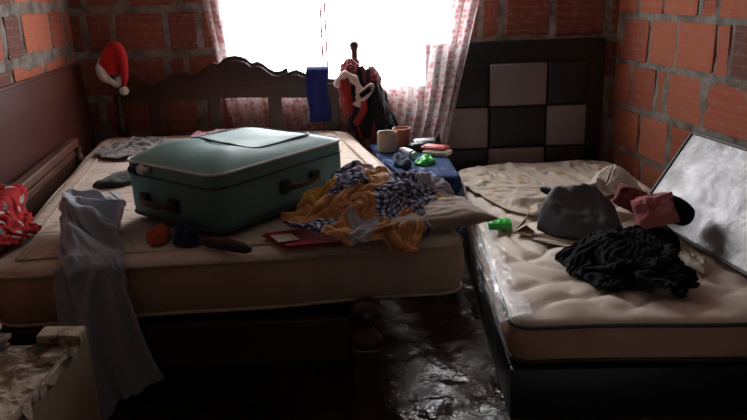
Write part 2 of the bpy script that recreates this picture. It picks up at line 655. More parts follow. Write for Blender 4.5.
def grid_mesh(name, P, uv=True, closed=False):
    """P: (ny, nx, 3) array -> mesh"""
    ny, nx = P.shape[:2]
    idx = np.arange(ny * nx).reshape(ny, nx)
    if closed:
        a, b, c, d = idx[:-1], np.roll(idx, -1, 1)[:-1], np.roll(idx, -1, 1)[1:], idx[1:]
    else:
        a, b, c, d = idx[:-1, :-1], idx[:-1, 1:], idx[1:, 1:], idx[1:, :-1]
    F = np.stack([a, b, c, d], -1).reshape(-1, 4)
    me = bpy.data.meshes.new(name)
    me.from_pydata(P.reshape(-1, 3).tolist(), [], F.tolist())
    if uv and not closed:
        l = me.uv_layers.new(name='UVMap')
        uu, vv = np.meshgrid(np.linspace(0, 1, nx), np.linspace(0, 1, ny))
        U = np.stack([uu, vv], -1).reshape(-1, 2)
        l.data.foreach_set('uv', U[F.reshape(-1)].astype(np.float32).reshape(-1))
    me.update()
    return me


def fbm(X, Y, seed=0, f=1.0, octv=3, ridge=False):
    """smooth lattice noise in [-1, 1], vectorised"""
    out = np.zeros_like(X, dtype=float)
    amp, tot = 1.0, 0.0
    for o in range(octv):
        g = np.random.default_rng(seed * 131 + o)
        T = g.uniform(-1, 1, (64, 64))
        x, y = X * f + 17.3 * o, Y * f + 9.1 * o
        xi, yi = np.floor(x).astype(int), np.floor(y).astype(int)
        tx, ty = x - xi, y - yi
        tx, ty = tx * tx * (3 - 2 * tx), ty * ty * (3 - 2 * ty)
        a = T[yi % 64, xi % 64]
        b = T[yi % 64, (xi + 1) % 64]
        c = T[(yi + 1) % 64, xi % 64]
        d = T[(yi + 1) % 64, (xi + 1) % 64]
        v = (a * (1 - tx) + b * tx) * (1 - ty) + (c * (1 - tx) + d * tx) * ty
        out += amp * ((1 - 2 * np.abs(v)) if ridge else v)
        tot += amp
        amp *= .5
        f *= 2.03
    return out / tot


# ------------------------------------------------------------------ walls
def brick_mesh(k):
    """unit brick: 1 x 1 x 1 with a worn, slightly bowed outline; scaled per brick"""
    bm = bmesh.new()
    bmesh.ops.create_cube(bm, size=1.0)
    bmesh.ops.bevel(bm, geom=list(bm.edges), offset=.03, segments=1, affect='EDGES')
    g = random.Random(k)
    for v in bm.verts:
        v.co.x += g.uniform(-.012, .012)
        v.co.z += g.uniform(-.02, .02)
        v.co.y += g.uniform(-.02, .02)
    me = bpy.data.meshes.new('brick')
    bm.to_mesh(me)
    bm.free()
    return me


BR = {}
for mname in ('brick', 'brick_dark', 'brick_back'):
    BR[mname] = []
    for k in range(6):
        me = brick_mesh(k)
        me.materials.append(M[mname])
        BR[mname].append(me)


def build_wall(name, p0, d, length, z0, z1, nrm, hole=None, seed=1, rows=(), gap=.04):
    """rough mortar face running from p0 along d, with a solid slab behind it"""
    d, nrm = np.array(d, float), np.array(nrm, float)
    st = .016
    S, Zz = np.meshgrid(np.arange(0, length + st, st), np.arange(z0, z1 + st, st))
    inside = np.full(S.shape, -1.0)
    for za, zb, js in rows:
        for a, b in zip(js, js[1:]):
            dd = np.minimum(np.minimum(S - a, b - S), np.minimum(Zz - za, zb - Zz)) - gap / 2
            inside = np.maximum(inside, dd)
    rough_ = fbm(S, Zz, seed, 11, 4)
    disp = -.003 + .010 * rough_ + .014 * np.clip(fbm(S, Zz, seed + 5, 4.0, 3) - .15, 0, 1)
    disp = disp - .03 * np.clip((inside - .012 * (1 + 1.4 * fbm(S, Zz, seed + 9, 7, 2))) / .03, 0, 1)
    P = np.zeros(S.shape + (3,))
    P[..., :2] = np.array(p0)[:2] + S[..., None] * d[:2] + disp[..., None] * nrm[:2]
    P[..., 2] = Zz
    me = grid_mesh(name, P, uv=False)
    bm = bmesh.new()
    bm.from_mesh(me)
    if hole:
        s0, s1, h0, h1 = hole
        kill = []
        for f in bm.faces:
            c = f.calc_center_median()
            s = (c.x - p0[0]) * d[0] + (c.y - p0[1]) * d[1]
            if s0 < s < s1 and h0 < c.z < h1:
                kill.append(f)
        bmesh.ops.delete(bm, geom=kill, context='FACES')
    mb = MB()
    mb.bm.free()
    mb.bm = bm
    ang = math.atan2(d[1], d[0])
    def slab(a, b, c, e):
        m = np.array(p0)[:2] + d[:2] * (a + b) / 2 - nrm[:2] * .09
        mb.box((m[0], m[1], (c + e) / 2), (b - a, .11, e - c), (0, 0, ang))
    if hole:
        slab(0, s0, z0, z1)
        slab(s1, length, z0, z1)
        slab(s0, s1, z0, h0)
        slab(s0, s1, h1, z1)
    else:
        slab(0, length, z0, z1)
    me2 = bpy.data.meshes.new(name)
    bm.to_mesh(me2)
    bm.free()
    o = link(name, me2, 'mortar', smooth=False)
    tag(o, kind='structure')
    return o


def lay_bricks(wall, p0, d, nrm, rows, gap=.035, hole=None, dark=(), seed=3, base='brick', p_dark=.06):
    """rows: (z_bottom_joint, z_top_joint, [joint positions along the wall])"""
    g = random.Random(seed)
    d, nrm = np.array(d, float), np.array(nrm, float)
    ang = math.atan2(d[1], d[0])
    for ri, (za, zb, js) in enumerate(rows):
        for ji, (a, b) in enumerate(zip(js, js[1:])):
            if b - a < .05:
                continue
            zc0, zc1 = za + gap / 2, zb - gap / 2
            spans = [(a + gap * .45, b - gap * .45, zc0, zc1)]
            if hole:
                s0, s1, h0, h1 = hole
                out = []
                for (x0, x1, q0, q1) in spans:
                    if x1 <= s0 or x0 >= s1 or q1 <= h0 or q0 >= h1:
                        out.append((x0, x1, q0, q1))
                        continue
                    if x0 < s0 - .04:
                        out.append((x0, s0 - .005, q0, q1))
                    if x1 > s1 + .04:
                        out.append((s1 + .005, x1, q0, q1))
                    if q0 < h0 - .05:
                        out.append((max(x0, s0), min(x1, s1), q0, h0 - .005))
                    if q1 > h1 + .05:
                        out.append((max(x0, s0), min(x1, s1), h1 + .005, q1))
                spans = out
            for (x0, x1, q0, q1) in spans:
                isd = ((ri, ji) in dark) or g.random() < p_dark
                me = BR['brick_dark' if isd else base][g.randrange(6)]
                o = bpy.data.objects.new('brick', me)
                col.objects.link(o)
                o.parent = wall
                dep = .07
                off = g.uniform(-.004, .006) - dep / 2
                s = (x0 + x1) / 2
                o.location = (p0[0] + d[0] * s + nrm[0] * off, p0[1] + d[1] * s + nrm[1] * off, (q0 + q1) / 2 + g.uniform(-.004, .004))
                o.scale = (x1 - x0, dep, q1 - q0)
                o.rotation_euler = (g.uniform(-.012, .012), g.uniform(-.015, .015), ang + g.uniform(-.008, .008))


def joints(known, s_min, s_max, seed, L=.31):
    """continue a row's known joints in both directions at about one brick length"""
    g = random.Random(seed)
    js = sorted(known)
    if not js:
        js = [g.uniform(s_min, s_min + L)]
    while js[0] > s_min + .06:
        js.insert(0, js[0] - L * g.uniform(.9, 1.08))
    while js[-1] < s_max - .06:
        js.append(js[-1] + L * g.uniform(.9, 1.08))
    js = [min(max(j, s_min), s_max) for j in js]
    return js


CEIL = 2.35
# back wall: runs along x at y = 4.2
bp0 = (-1.80, 4.2)
BW = 3.36
hole = (WIN_X0 + 1.80, WIN_X1 + 1.80, WIN_Z0, WIN_Z1)
zj = [1.305 + .25 * (k - 5) for k in range(10)]
known = {4: [-1.636, -1.472, -1.165, -.971, .656, .784, 1.075, 1.401], 5: [-1.618, -1.381, -1.081, .60, .93, 1.24], 3: [-1.477, -1.183, -1.071, -.86, .73, 1.06]}
rows = []
for k in range(len(zj) - 1):
    rows.append((zj[k], zj[k + 1], joints([x + 1.80 for x in known.get(k, [])], 0.0, BW, 40 + k)))
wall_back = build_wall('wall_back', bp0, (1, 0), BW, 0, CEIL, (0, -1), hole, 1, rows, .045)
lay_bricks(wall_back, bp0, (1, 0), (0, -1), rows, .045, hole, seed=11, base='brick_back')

# right wall
rl = math.hypot(.13, 1)
rp0, rd, rn = (1.46, 4.2), (.13 / rl, -1 / rl), (-1 / rl, -.13 / rl)
zr = [.672 + .255 * (k - 2) for k in range(9)]
known = {4: [.236, .489, .804, .942], 3: [.063, .366, .634, .967, 1.075], 2: [.212, .479, .577, .911, 1.312], 1: [.039, .343, .645, 1.003]}
rows = []
for k in range(8):
    rows.append((zr[k], zr[k + 1], joints(known.get(k, []), 0.0, 3.4, 60 + k)))
wall_right = build_wall('wall_right', rp0, rd, 5.6, 0, CEIL, rn, None, 2, rows, .032)
lay_bricks(wall_right, rp0, rd, rn, rows, .032, None, dark=((3, 5),), seed=12, p_dark=0)

# left wall
ll = math.hypot(.1, 1)
lp0, ld, ln = (-1.71, 4.2), (.1 / ll, -1 / ll), (1 / ll, .1 / ll)
zl = [1.10 + .235 * (k - 4) for k in range(10)]
known = {5: [.13, .537, .60, .825], 4: [.0, .13, .374, .787, 1.003], 3: [.14, .543, .976]}
rows = []
for k in range(9):
    rows.append((max(zl[k], 0), zl[k + 1], joints(known.get(k, []), 0.0, 3.4, 80 + k)))
wall_left = build_wall('wall_left', lp0, ld, 5.6, 0, CEIL, ln, None, 3, rows, .05)
lay_bricks(wall_left, lp0, ld, ln, rows, .05, None, seed=13)

# wall behind the camera, ceiling, floor
mb = MB()
DOOR_X0, DOOR_X1, DOOR_H, AJAR = -.10, .72, 2.0, .026
mb.box(((-1.9 + DOOR_X0) / 2, -1.42, CEIL / 2), (DOOR_X0 + 1.9, .1, CEIL))
mb.box(((2.6 + DOOR_X1) / 2, -1.42, CEIL / 2), (2.6 - DOOR_X1, .1, CEIL))
mb.box(((DOOR_X0 + DOOR_X1) / 2, -1.42, (CEIL + DOOR_H) / 2), (DOOR_X1 - DOOR_X0, .1, CEIL - DOOR_H))
tag(mb.build('wall_front', 'mortar'), kind='structure')
mb = MB()
mb.box(((DOOR_X0 + DOOR_X1 - AJAR) / 2, -1.42, DOOR_H / 2), (DOOR_X1 - DOOR_X0 - AJAR, .04, DOOR_H - .01), (0, 0, 0), .004)
tag(mb.build('fill_door_1', 'rail_wood'), kind='structure')  # unseen door added behind the camera, left ajar to let in fill light
mb = MB()
mb.box((.3, 1.4, CEIL + .05), (4.4, 6.2, .1))
tag(mb.build('ceiling', 'concrete'), kind='structure')
X, Y = np.meshgrid(np.arange(-2.2, 2.6, .02), np.arange(-1.5, 4.4, .02))
Zf = .012 * fbm(X, Y, 21, 4.5, 4) + .006 * fbm(X, Y, 22, 18, 2) - .008
tag(link('floor', grid_mesh('floor', np.stack([X, Y, Zf], -1), uv=False), 'mud'), kind='structure')

# window: plastered reveal and slim frame
mb = MB()
wx, wz = (WIN_X0 + WIN_X1) / 2, (WIN_Z0 + WIN_Z1) / 2
for sx in (WIN_X0, WIN_X1):
    mb.box((sx, 4.275, wz), (.02, .15, WIN_Z1 - WIN_Z0))
mb.box((wx, 4.275, WIN_Z0), (WIN_X1 - WIN_X0, .15, .02))
mb.box((wx, 4.275, WIN_Z1), (WIN_X1 - WIN_X0, .15, .02))
win = tag(mb.build('window_1', 'concrete'), kind='structure')


def curtain(name, top, bot, x_split_top, z0, z1, folds, seed, label, ydepth, hem_col):
    nx, nz = 110, 60
    U, V = np.meshgrid(np.linspace(0, 1, nx), np.linspace(0, 1, nz))
    xt = top[0] + (top[1] - top[0]) * U
    xb = bot[0] + (bot[1] - bot[0]) * U
    Xc = xb + (xt - xb) * V
    ph = 2 * math.pi * folds * (U + .04 * fbm(U * 3, V, seed, 1, 2))
    amp = .012 + .008 * fbm(U * 4, V * .5, seed + 1, 1, 2)
    Yc = ydepth(Xc) + amp * np.sin(ph) + .010 * fbm(U * 6, V * 3, seed + 2, 1, 2)
    Xc = Xc + (.008 * np.sin(ph * 2 + 1) + .012 * fbm(U * 2, V * 6, seed + 3, 1, 2)) * (1 - (2 * U - 1) ** 10)
    Zc = z0 + (z1 - z0) * V + .01 * fbm(U * 5, V, seed + 4, 1, 2)
    me = grid_mesh(name, np.stack([Xc, Yc, Zc], -1))
    uvl = me.uv_layers[0].data
    a = np.zeros(len(uvl) * 2, dtype=np.float32)
    uvl.foreach_get('uv', a)
    a = a.reshape(-1, 2) * np.array([(top[1] - top[0]) * 1.25, z1 - z0], dtype=np.float32)
    uvl.foreach_set('uv', a.reshape(-1).astype(np.float32))
    o = link(name, me, 'curtain')
    k = hem_col
    mb = MB()
    mb.tube([(Xc[q, k], Yc[q, k] - .004, Zc[q, k]) for q in range(nz)], .006, 8)
    mb.build('hem', 'hem', o, smooth=True)
    return tag(o, label, 'curtain')


yd = lambda x: 4.165 - .115 * np.clip((x - .08) / .22, 0, 1)
curtain('curtain', (-1.03, -.264), (-.82, -.264), 0, .46, 2.08, 9, 31, 'sheer floral curtain over the window half behind the dark carved headboard', yd, -1)
curtain('curtain', (-.240, .80), (-.240, .44), 0, .45, 2.08, 13, 32, 'sheer floral curtain over the window half beside the checkered black headboard', yd, 0)

# ------------------------------------------------------------------ soft mattress block
def bil(c, u, v):
    """c: BL, BR, FR, FL corners; u left->right, v back->front"""
    c = [np.array(k, float) for k in c]
    u, v = np.asarray(u)[..., None], np.asarray(v)[..., None]
    return (c[0] * (1 - u) + c[1] * u) * (1 - v) + (c[3] * (1 - u) + c[2] * u) * v


def mattress(root, corners, ztop, thick, cr, topfn, mat_top, mat_side, mat_pipe, pipe_r, edge_r=.02, seam=0.0):
    """rounded-corner block: top sheet, border band, piping round both edges"""
    # outline with rounded corners in (u, v)
    q = [np.array(c, float) for c in corners]
    pts = []
    for i in range(4):
        p, a, b = q[i], q[i - 1], q[(i + 1) % 4]
        da, db = (a - p) / np.linalg.norm(a - p), (b - p) / np.linalg.norm(b - p)
        s, e = p + da * cr, p + db * cr
        for t in np.linspace(0, 1, 9):
            pts.append((1 - t) ** 2 * s + 2 * t * (1 - t) * p + t ** 2 * e)
    pts = np.array(pts)
    # resample evenly
    seg = np.linalg.norm(np.roll(pts, -1, 0) - pts, axis=1)
    cum = np.concatenate([[0], np.cumsum(seg)])
    loop = np.vstack([pts, pts[:1]])
    N = 220
    tt = np.linspace(0, cum[-1], N, endpoint=False)
    O = np.stack([np.interp(tt, cum, loop[:, k]) for k in range(2)], -1)
    cen = np.mean(q, axis=0)
    # top as concentric rings keeps the rounded outline exactly
    rr = np.concatenate([np.linspace(0, .93, 60), [.95, .97, .985, .995, 1.0]])
    P = np.zeros((len(rr), N, 3))
    for k, r in enumerate(rr):
        P[k, :, :2] = cen + (O - cen) * r
    dist = (1 - rr)[:, None] * np.linalg.norm(O - cen, axis=1)[None]
    er = np.clip(dist / .05, 0, 1)
    P[..., 2] = ztop - edge_r * (1 - np.sqrt(1 - (1 - er) ** 2)) + topfn(P[..., 0], P[..., 1]) * np.clip(dist / .10, 0, 1)
    top = link('top_panel', grid_mesh('top_panel', P, closed=True), mat_top, root)
    # border
    zz = np.linspace(0, 1, 9)
    Pb = np.zeros((9, N, 3))
    nrm = np.stack([np.roll(O[:, 1], -1) - np.roll(O[:, 1], 1), -(np.roll(O[:, 0], -1) - np.roll(O[:, 0], 1))], -1)
    nrm /= np.linalg.norm(nrm, axis=1)[:, None]
    if np.sum((O - cen) * nrm) < 0:
        nrm = -nrm
    s_len = tt
    for k, z in enumerate(zz):
        bul = .014 * math.sin(math.pi * z) + .005 * fbm(s_len * 3, np.full(N, z * 2.), 77, 1, 2) * math.sin(math.pi * z)
        Pb[k, :, :2] = O + nrm * (bul if np.isscalar(bul) else bul[:, None])
        Pb[k, :, 2] = ztop - edge_r - (thick - 2 * edge_r) * z + .004 * fbm(s_len * 2, np.full(N, 3.), 78, 1, 2)
    # close underneath
    bot = np.zeros((2, N, 3))
    bot[0, :, :2] = cen + (O - cen) * .97
    bot[0, :, 2] = ztop - thick
    bot[1, :, :2] = cen
    bot[1, :, 2] = ztop - thick
    link('border', grid_mesh('border', np.concatenate([Pb, bot]), closed=True), mat_side, root)
    if seam:
        mb = MB()
        mb.tube([(O[k, 0] - nrm[k, 0] * seam, O[k, 1] - nrm[k, 1] * seam, ztop + .0025 + .002 * math.sin(s_len[k] * 7)) for k in range(N)], .0045, 6, True)
        mb.build('seam', mat_pipe, root, smooth=True)
    for z in (ztop - edge_r, ztop - thick + edge_r):
        mb = MB()
        w = .003 * np.sin(s_len * 9)
        mb.tube([(O[k, 0] + nrm[k, 0] * .004, O[k, 1] + nrm[k, 1] * .004, z + w[k]) for k in range(N)], pipe_r, 8, True)
        mb.build('piping', mat_pipe, root, smooth=True)
    return top


# double bed mattress
LBc = [(-1.56, 4.033), (-.15, 4.028), (.30, 2.10), (-1.18, 1.955)]
root = thing('mattress', (-.65, 3.03, .40), 'large beige floral mattress under the teal suitcase, muddy along its border', 'mattress')
mattress(root, LBc, .60, .20, .10, lambda x, y: .006 * fbm(x, y, 51, 3, 3) , 'damask', 'damask_side', 'piping', .006, seam=.075)


# single bed mattress with deep quilting
def quilt_top(x, y):
    a = np.abs(np.sin((x * .9 + y * .5) * 21 + 2.5 * fbm(x, y, 61, 3, 2)))
    b = np.abs(np.sin((x * .6 - y * .8) * 17 + 2.5 * fbm(x, y, 62, 3, 2)))
    return .024 * np.minimum(a, b) ** .6 + .008 * fbm(x, y, 63, 4, 3) - .010


RBc = [(.50, 4.0), (1.43, 4.0), (1.44, 1.965), (.43, 2.0)]
root = thing('mattress', (.95, 2.98, .19), 'smaller cream quilted mattress on the low black bed base', 'mattress')
mattress(root, RBc, .352, .16, .07, quilt_top, 'quilted', 'quilt_side', 'dark_piping', .007)

# low black bed base
root = thing('bed_base', (.93, 3.0, 0), 'low black leatherette bed base under the cream quilted mattress', 'bed base')
def quad_panel(a, b, z0, z1, th, name, mat):
    a, b = Vector((*a, 0)), Vector((*b, 0))
    d = b - a
    mb = MB()
    mb.box(((a.x + b.x) / 2, (a.y + b.y) / 2, (z0 + z1) / 2), (d.length, th, z1 - z0), (0, 0, math.atan2(d.y, d.x)), .008)
    return mb.build(name, mat, root, smooth=True)
quad_panel((.445, 2.03), (.51, 3.99), 0.0, .186, .04, 'side_panel', 'vinyl_black')
quad_panel((.425, 2.01), (1.44, 1.975), 0.0, .186, .04, 'front_panel', 'vinyl_black')
quad_panel((1.42, 2.0), (1.40, 3.99), 0.0, .186, .04, 'side_panel', 'vinyl_black')
mb = MB()
mb.box((.945, 3.0, .165), (.84, 1.90, .03))
mb.build('deck', 'vinyl_black', root)

# checkered upholstered headboard
root = thing('headboard', (.86, 4.12, 0), 'black and taupe checkered padded headboard against the back brick wall', 'headboard')
mb = MB()
mb.box((.855, 4.150, .53), (1.05, .05, 1.06), (0, 0, 0), .012)
mb.build('frame', 'vinyl_black', root, smooth=True)
cx = [.37, .70, 1.04, 1.28]
cz = [.935, .685, .437, .19]
for i in range(3):
    for j in range(3):
        mb = MB()
        w_, h_ = cx[i + 1] - cx[i], cz[j] - cz[j + 1]
        mb.box(((cx[i] + cx[i + 1]) / 2, 4.115, (cz[j] + cz[j + 1]) / 2), (w_ - .004, .035, h_ - .004), (0, 0, 0), .014, 3)
        grey = (i + j) % 2 == 1
        o = mb.build('panel', 'vinyl_grey' if grey else 'vinyl_black', root, smooth=True)
        if grey:
            o['label'] = 'taupe padded panel'

# ------------------------------------------------------------------ carved wooden bed
root = thing('wooden_bed', (-.75, 3.1, 0), 'dark carved wooden double bed with scalloped headboard below the window', 'bed')
half = [(0, 1.035), (.035, 1.030), (.065, 1.018), (.088, .996), (.10, .990), (.128, .999), (.155, .988), (.19, .958), (.225, .938), (.26, .940), (.298, .958), (.303, .930), (.325, .940), (.35, .944), (.385, .928), (.43, .905), (.49, .890), (.56, .884), (.62, .880), (.66, .878)]
CXH = -.765
up = [(CXH + x, z) for x, z in half]
dn = [(CXH - x, z) for x, z in half[1:]][::-1]
outline = dn + up
low = [(CXH + .66, .775), (CXH + .35, .783), (CXH, .795), (CXH - .35, .79), (CXH - .66, .79)]
mb = MB()
mb.prism(outline + low, .045, Matrix.Translation((0, 4.125, 0)) @ Matrix.Rotation(math.radians(90), 4, 'X'))
mb.build('crest', 'dark_wood', root)
mb = MB()
mb.tube([(x, 4.076, z - .03) for x, z in outline[2:-2]], .008, 6)
mb.build('carved_moulding', 'dark_wood', root, smooth=True)
mb = MB()
mb.box((CXH, 4.105, .46), (1.34, .04, .16), (0, 0, 0), .006)
mb.build('lower_rail', 'dark_wood', root)
for xs in (-1.255, -.905, -.555, -.22):
    mb = MB()
    mb.box((xs, 4.105, .665), (.080, .022, .27), (0, 0, 0), .005)
    mb.build('slat', 'dark_wood', root)
for xp, ztop in ((-.078, 1.09), (-1.462, .84)):
    mb = MB()
    k = ztop - 1.09
    prof = [(.042, 0), (.042, .62), (.036, .64), (.044, .68), (.046, .74), (.040, .80), (.030, .83), (.036, .86), (.038, .90), (.026, .94), (.030, .955), (.034, .97), (.030, .985), (.020, .995), (.019, 1.03), (.022, 1.042), (.029, 1.058), (.030, 1.073), (.020, 1.088), (.004, 1.092)]
    mb.lathe([(r * .92, z + (k if z > .6 else 0)) for r, z in prof], (xp, 4.10, 0), 20)
    mb.build('headboard_post', 'dark_wood', root, smooth=True)
for xp in (-.035, -1.40):
    mb = MB()
    mb.lathe([(.045, .30), (.050, .325), (.040, .345), (.026, .355), (.020, .365), (.030, .375), (.044, .390), (.051, .415), (.048, .438), (.034, .455), (.010, .463)], (xp, 1.975, 0), 20)
    mb.build('finial', 'dark_wood', root, smooth=True)
    mb = MB()
    mb.box((xp, 1.975, .15), (.095, .095, .32), (0, 0, 0), .008)
    mb.build('foot_post', 'dark_wood', root)
mb = MB()
mb.box((-.72, 2.0, .315), (1.26, .03, .15), (0, 0, 0), .006)
mb.build('foot_rail', 'dark_wood', root)
for xa, xb in ((-.035, -.075), (-1.40, -1.452)):
    mb = MB()
    a, b = Vector((xa, 2.025, .32)), Vector((xb, 4.07, .32))
    mb.box((a + b) / 2, (.03, (b - a).length, .14), (0, 0, math.atan2(-(b.x - a.x), b.y - a.y)), .006)
    mb.build('side_rail', 'dark_wood', root)
for k in range(8):
    mb = MB()
    mb.box((-.74, 2.2 + k * .25, .386), (1.33, .08, .022), (0, 0, random.uniform(-.01, .01)), .003)
    mb.build('bed_slat', 'dark_wood', root)

# ------------------------------------------------------------------ board and rail by the left wall
def wl(s, off, z):
    return Vector((lp0[0] + ld[0] * s + ln[0] * off, lp0[1] + ld[1] * s + ln[1] * off, z))


root = thing('brown_board', wl(1.0, .06, 0), 'large polished dark brown board leaning on the left brick wall', 'board')
mb = MB()
Lb, Hb = 2.0, 1.012
pts = [(0, 0), (Lb, 0), (Lb, Hb)]
pts += [(.06 * (1 - math.sin(t)), Hb - .06 * (1 - math.cos(t))) for t in np.linspace(0, math.pi / 2, 6)]
ex = (wl(1, 0, 0) - wl(0, 0, 0)).normalized()
ez = (Vector((0, 0, 1)) - Vector((ln[0], ln[1], 0)) * .045).normalized()
en = ex.cross(ez)
o0 = wl(.05, .075, 0)
mtx = Matrix(((ex.x, ez.x, en.x, o0.x), (ex.y, ez.y, en.y, o0.y), (ex.z, ez.z, en.z, o0.z), (0, 0, 0, 1)))
mb.prism(pts, .022, mtx)
mb.build('panel', 'board_wood', root)
mb = MB()
mb.tube([mtx @ Vector((x, y, .011)) for x, y in pts[2:]], .013, 8)
mb.build('edge_strip', 'board_wood', root, smooth=True)

A, B = Vector((-1.545, 3.60, .66)), Vector((-1.30, 2.05, .66))
root = thing('wooden_bed_rail', ((A.x + B.x) / 2, (A.y + B.y) / 2, 0), 'worn red-brown wooden rail with turned post squeezed between mattress and brown board', 'rail')
dr = B - A
ang = math.atan2(dr.y, dr.x)
mid = (A + B) / 2
mb = MB()
mb.box((mid.x, mid.y, .665), (dr.length, .045, .045), (0, 0, ang), .008)
mb.build('top_rail', 'rail_wood', root)
mb = MB()
mb.box((mid.x, mid.y, .615), (dr.length, .022, .03), (0, 0, ang), .004)
mb.build('bead', 'rail_wood', root)
mb = MB()
mb.box((mid.x, mid.y, .52), (dr.length, .015, .16), (0, 0, ang), .003)
mb.build('panel', 'dark_wood', root)
for p in (A, B):
    mb = MB()
    q = p + dr.normalized() * (.03 if p == A else -.03) + Vector((0.012, 0, 0))
    mb.lathe([(.030, 0), (.030, .30), (.022, .33), (.032, .37), (.034, .42), (.020, .47), (.018, .50), (.030, .53), (.034, .57), (.028, .60), (.020, .62), (.028, .645)], (q.x, q.y, 0), 16)
    mb.build('turned_post', 'rail_wood', root, smooth=True)

# ------------------------------------------------------------------ suitcase
SC = Vector((-.496, 2.555, .609))
root = thing('suitcase', SC, 'large teal soft-sided suitcase with white piping lying on the beige mattress', 'suitcase', rz=.915)
L2, S2, SH = .330, .245, .212


def rrect(l, s, r, n=10):
    pts = []
    for (cx_, cy_, a0) in ((l - r, s - r, 0), (-l + r, s - r, 90), (-l + r, -s + r, 180), (l - r, -s + r, 270)):
        for t in np.linspace(0, 90, n):
            a = math.radians(a0 + t)
            pts.append((cx_ + r * math.cos(a), cy_ + r * math.sin(a)))
    return np.array(pts)


def resample(pts, N):
    seg = np.linalg.norm(np.roll(pts, -1, 0) - pts, axis=1)
    cum = np.concatenate([[0], np.cumsum(seg)])
    lp = np.vstack([pts, pts[:1]])
    tt = np.linspace(0, cum[-1], N, endpoint=False)
    return np.stack([np.interp(tt, cum, lp[:, k]) for k in range(lp.shape[1])], -1)


N = 160
O = resample(rrect(L2, S2, .06), N)
lev = [(.0, .0), (.5, .0), (.86, .0), (.94, .006), (.985, .02), (1.0, .05), (1.004, .10), (1.006, .15), (1.002, .19), (.998, SH)]
P = np.zeros((len(lev), N, 3))
for k, (s, z) in enumerate(lev):
    P[k, :, :2] = O * s
    P[k, :, 2] = z
bul = .010 * fbm(P[..., 0] * 5, P[..., 2] * 8, 91, 1, 2)
P[3:, :, :2] *= (1 + bul[3:, :, None])
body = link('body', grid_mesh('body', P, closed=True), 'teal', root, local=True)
rr = np.linspace(1, 0, 26)
P = np.zeros((len(rr), N, 3))
for k, r in enumerate(rr):
    P[k, :, :2] = O * r * 1.0
    e = 1 - r ** 4
    x, y = P[k, :, 0], P[k, :, 1]
    P[k, :, 2] = SH + .052 * np.clip(1 - r ** 3.0, 0, 1) * (1 - .25 * (x / L2)) + .006 * fbm(x, y, 92, 6, 3) * e - .016 * np.exp(-((x + .02) ** 2 + (y + .05) ** 2) / .02) * e
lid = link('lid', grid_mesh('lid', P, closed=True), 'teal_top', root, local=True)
mb = MB()
mb.tube([(p[0] * 1.004, p[1] * 1.004, SH) for p in O], .0048, 8, True)
mb.build('piping', 'white_piping', root, local=True, smooth=True)['label'] = 'white piping round the lid'
mb = MB()
mb.tube([(p[0] * 1.010, p[1] * 1.010, SH - .045) for p in O], .004, 8, True)
mb.build('zipper', 'teal_dark', root, local=True, smooth=True)
mb = MB()
mb.tube([(p[0] * .995, p[1] * .995, .022) for p in O], .006, 8, True)
mb.build('piping', 'teal_dark', root, local=True, smooth=True)
# pocket seam on the lid
Q = resample(rrect(.17, .165, .05), 90)
zl_ = lambda x, y: SH + .052 * (1 - min(1, max(abs(x) / L2, abs(y) / S2)) ** 3) * (1 - .25 * (x / L2)) - .016 * math.exp(-((x + .02) ** 2 + (y + .05) ** 2) / .02)
mb = MB()
mb.tube([(x + .07, y, zl_(x + .07, y) + .002) for x, y in Q], .004, 6, True)
mb.build('pocket_seam', 'teal_dark', root, local=True, smooth=True)


def suit_handle(c, ax, out):
    """moulded grip: base plate with two end caps and a bowed bar"""
    c, ax, out = Vector(c), Vector(ax), Vector(out)
    h = thing_part = None
    mb = MB()
    n_ = 14
    pts = []
    for k in range(n_):
        t = k / (n_ - 1) * 2 - 1
        pts.append(c + ax * t * .075 + out * (.008 + .030 * (1 - t ** 4)))
    mb.tube(pts, .011, 8)
    h = mb.build('handle', 'brown_handle', root, local=True, smooth=True)
    for s in (-1, 1):
        mb = MB()
        q = c + ax * s * .078 + out * .006
        mb.box(q, (.05, .02, .05) if abs(ax.x) > .5 else (.02, .05, .05), (0, 0, 0), .008)
        mb.build('handle_mount', 'black_rubber', root, local=True, smooth=True)


suit_handle((-L2 * 1.006, .045, .085), (0, 1, 0), (-1, 0, 0))
suit_handle((.06, -S2 * 1.006, .105), (1, 0, 0), (0, -1, 0))
for (x, y) in ((-.27, -.19), (.27, -.19), (-.27, .19), (.27, .19)):
    mb = MB()
    mb.lathe([(.018, 0), (.02, .004), (.012, .010)], (x, y, -.004), 12)
    mb.build('foot', 'black_rubber', root, local=True, smooth=True)

# ------------------------------------------------------------------ solid soft shapes
def lump(name, outline, z0, hfn, mat, parent=None, nr=22, na=72, bulge=.04, seed=1, wr=.006, wf=14):
    """closed soft solid standing on z0: outline at the ground, hfn(x, y, r) gives the height"""
    O = resample(np.array(outline, float), na)
    for _ in range(2):
        O = (np.roll(O, 1, 0) + 2 * O + np.roll(O, -1, 0)) / 4
    c = O.mean(0)
    rows_ = [np.concatenate([np.repeat(c[None], na, 0), np.full((na, 1), z0)], 1), np.concatenate([c + (O - c) * .96, np.full((na, 1), z0)], 1)]
    for r in np.concatenate([[1.0, .995], np.linspace(.98, 0, nr)]):
        q = c + (O - c) * (r * (1 + bulge * math.sin(math.pi * min(1, (1 - r) * 3))))
        h = hfn(q[:, 0], q[:, 1], r)
        prof = (1 - r ** 5) ** .55 if r < 1 else 0.0
        z = z0 + .002 + h * prof + wr * fbm(q[:, 0], q[:, 1], seed, wf, 3, True) * min(1, (1 - r) * 6)
        rows_.append(np.stack([q[:, 0], q[:, 1], z], -1))
    return link(name, grid_mesh(name, np.array(rows_), closed=True), mat, parent)


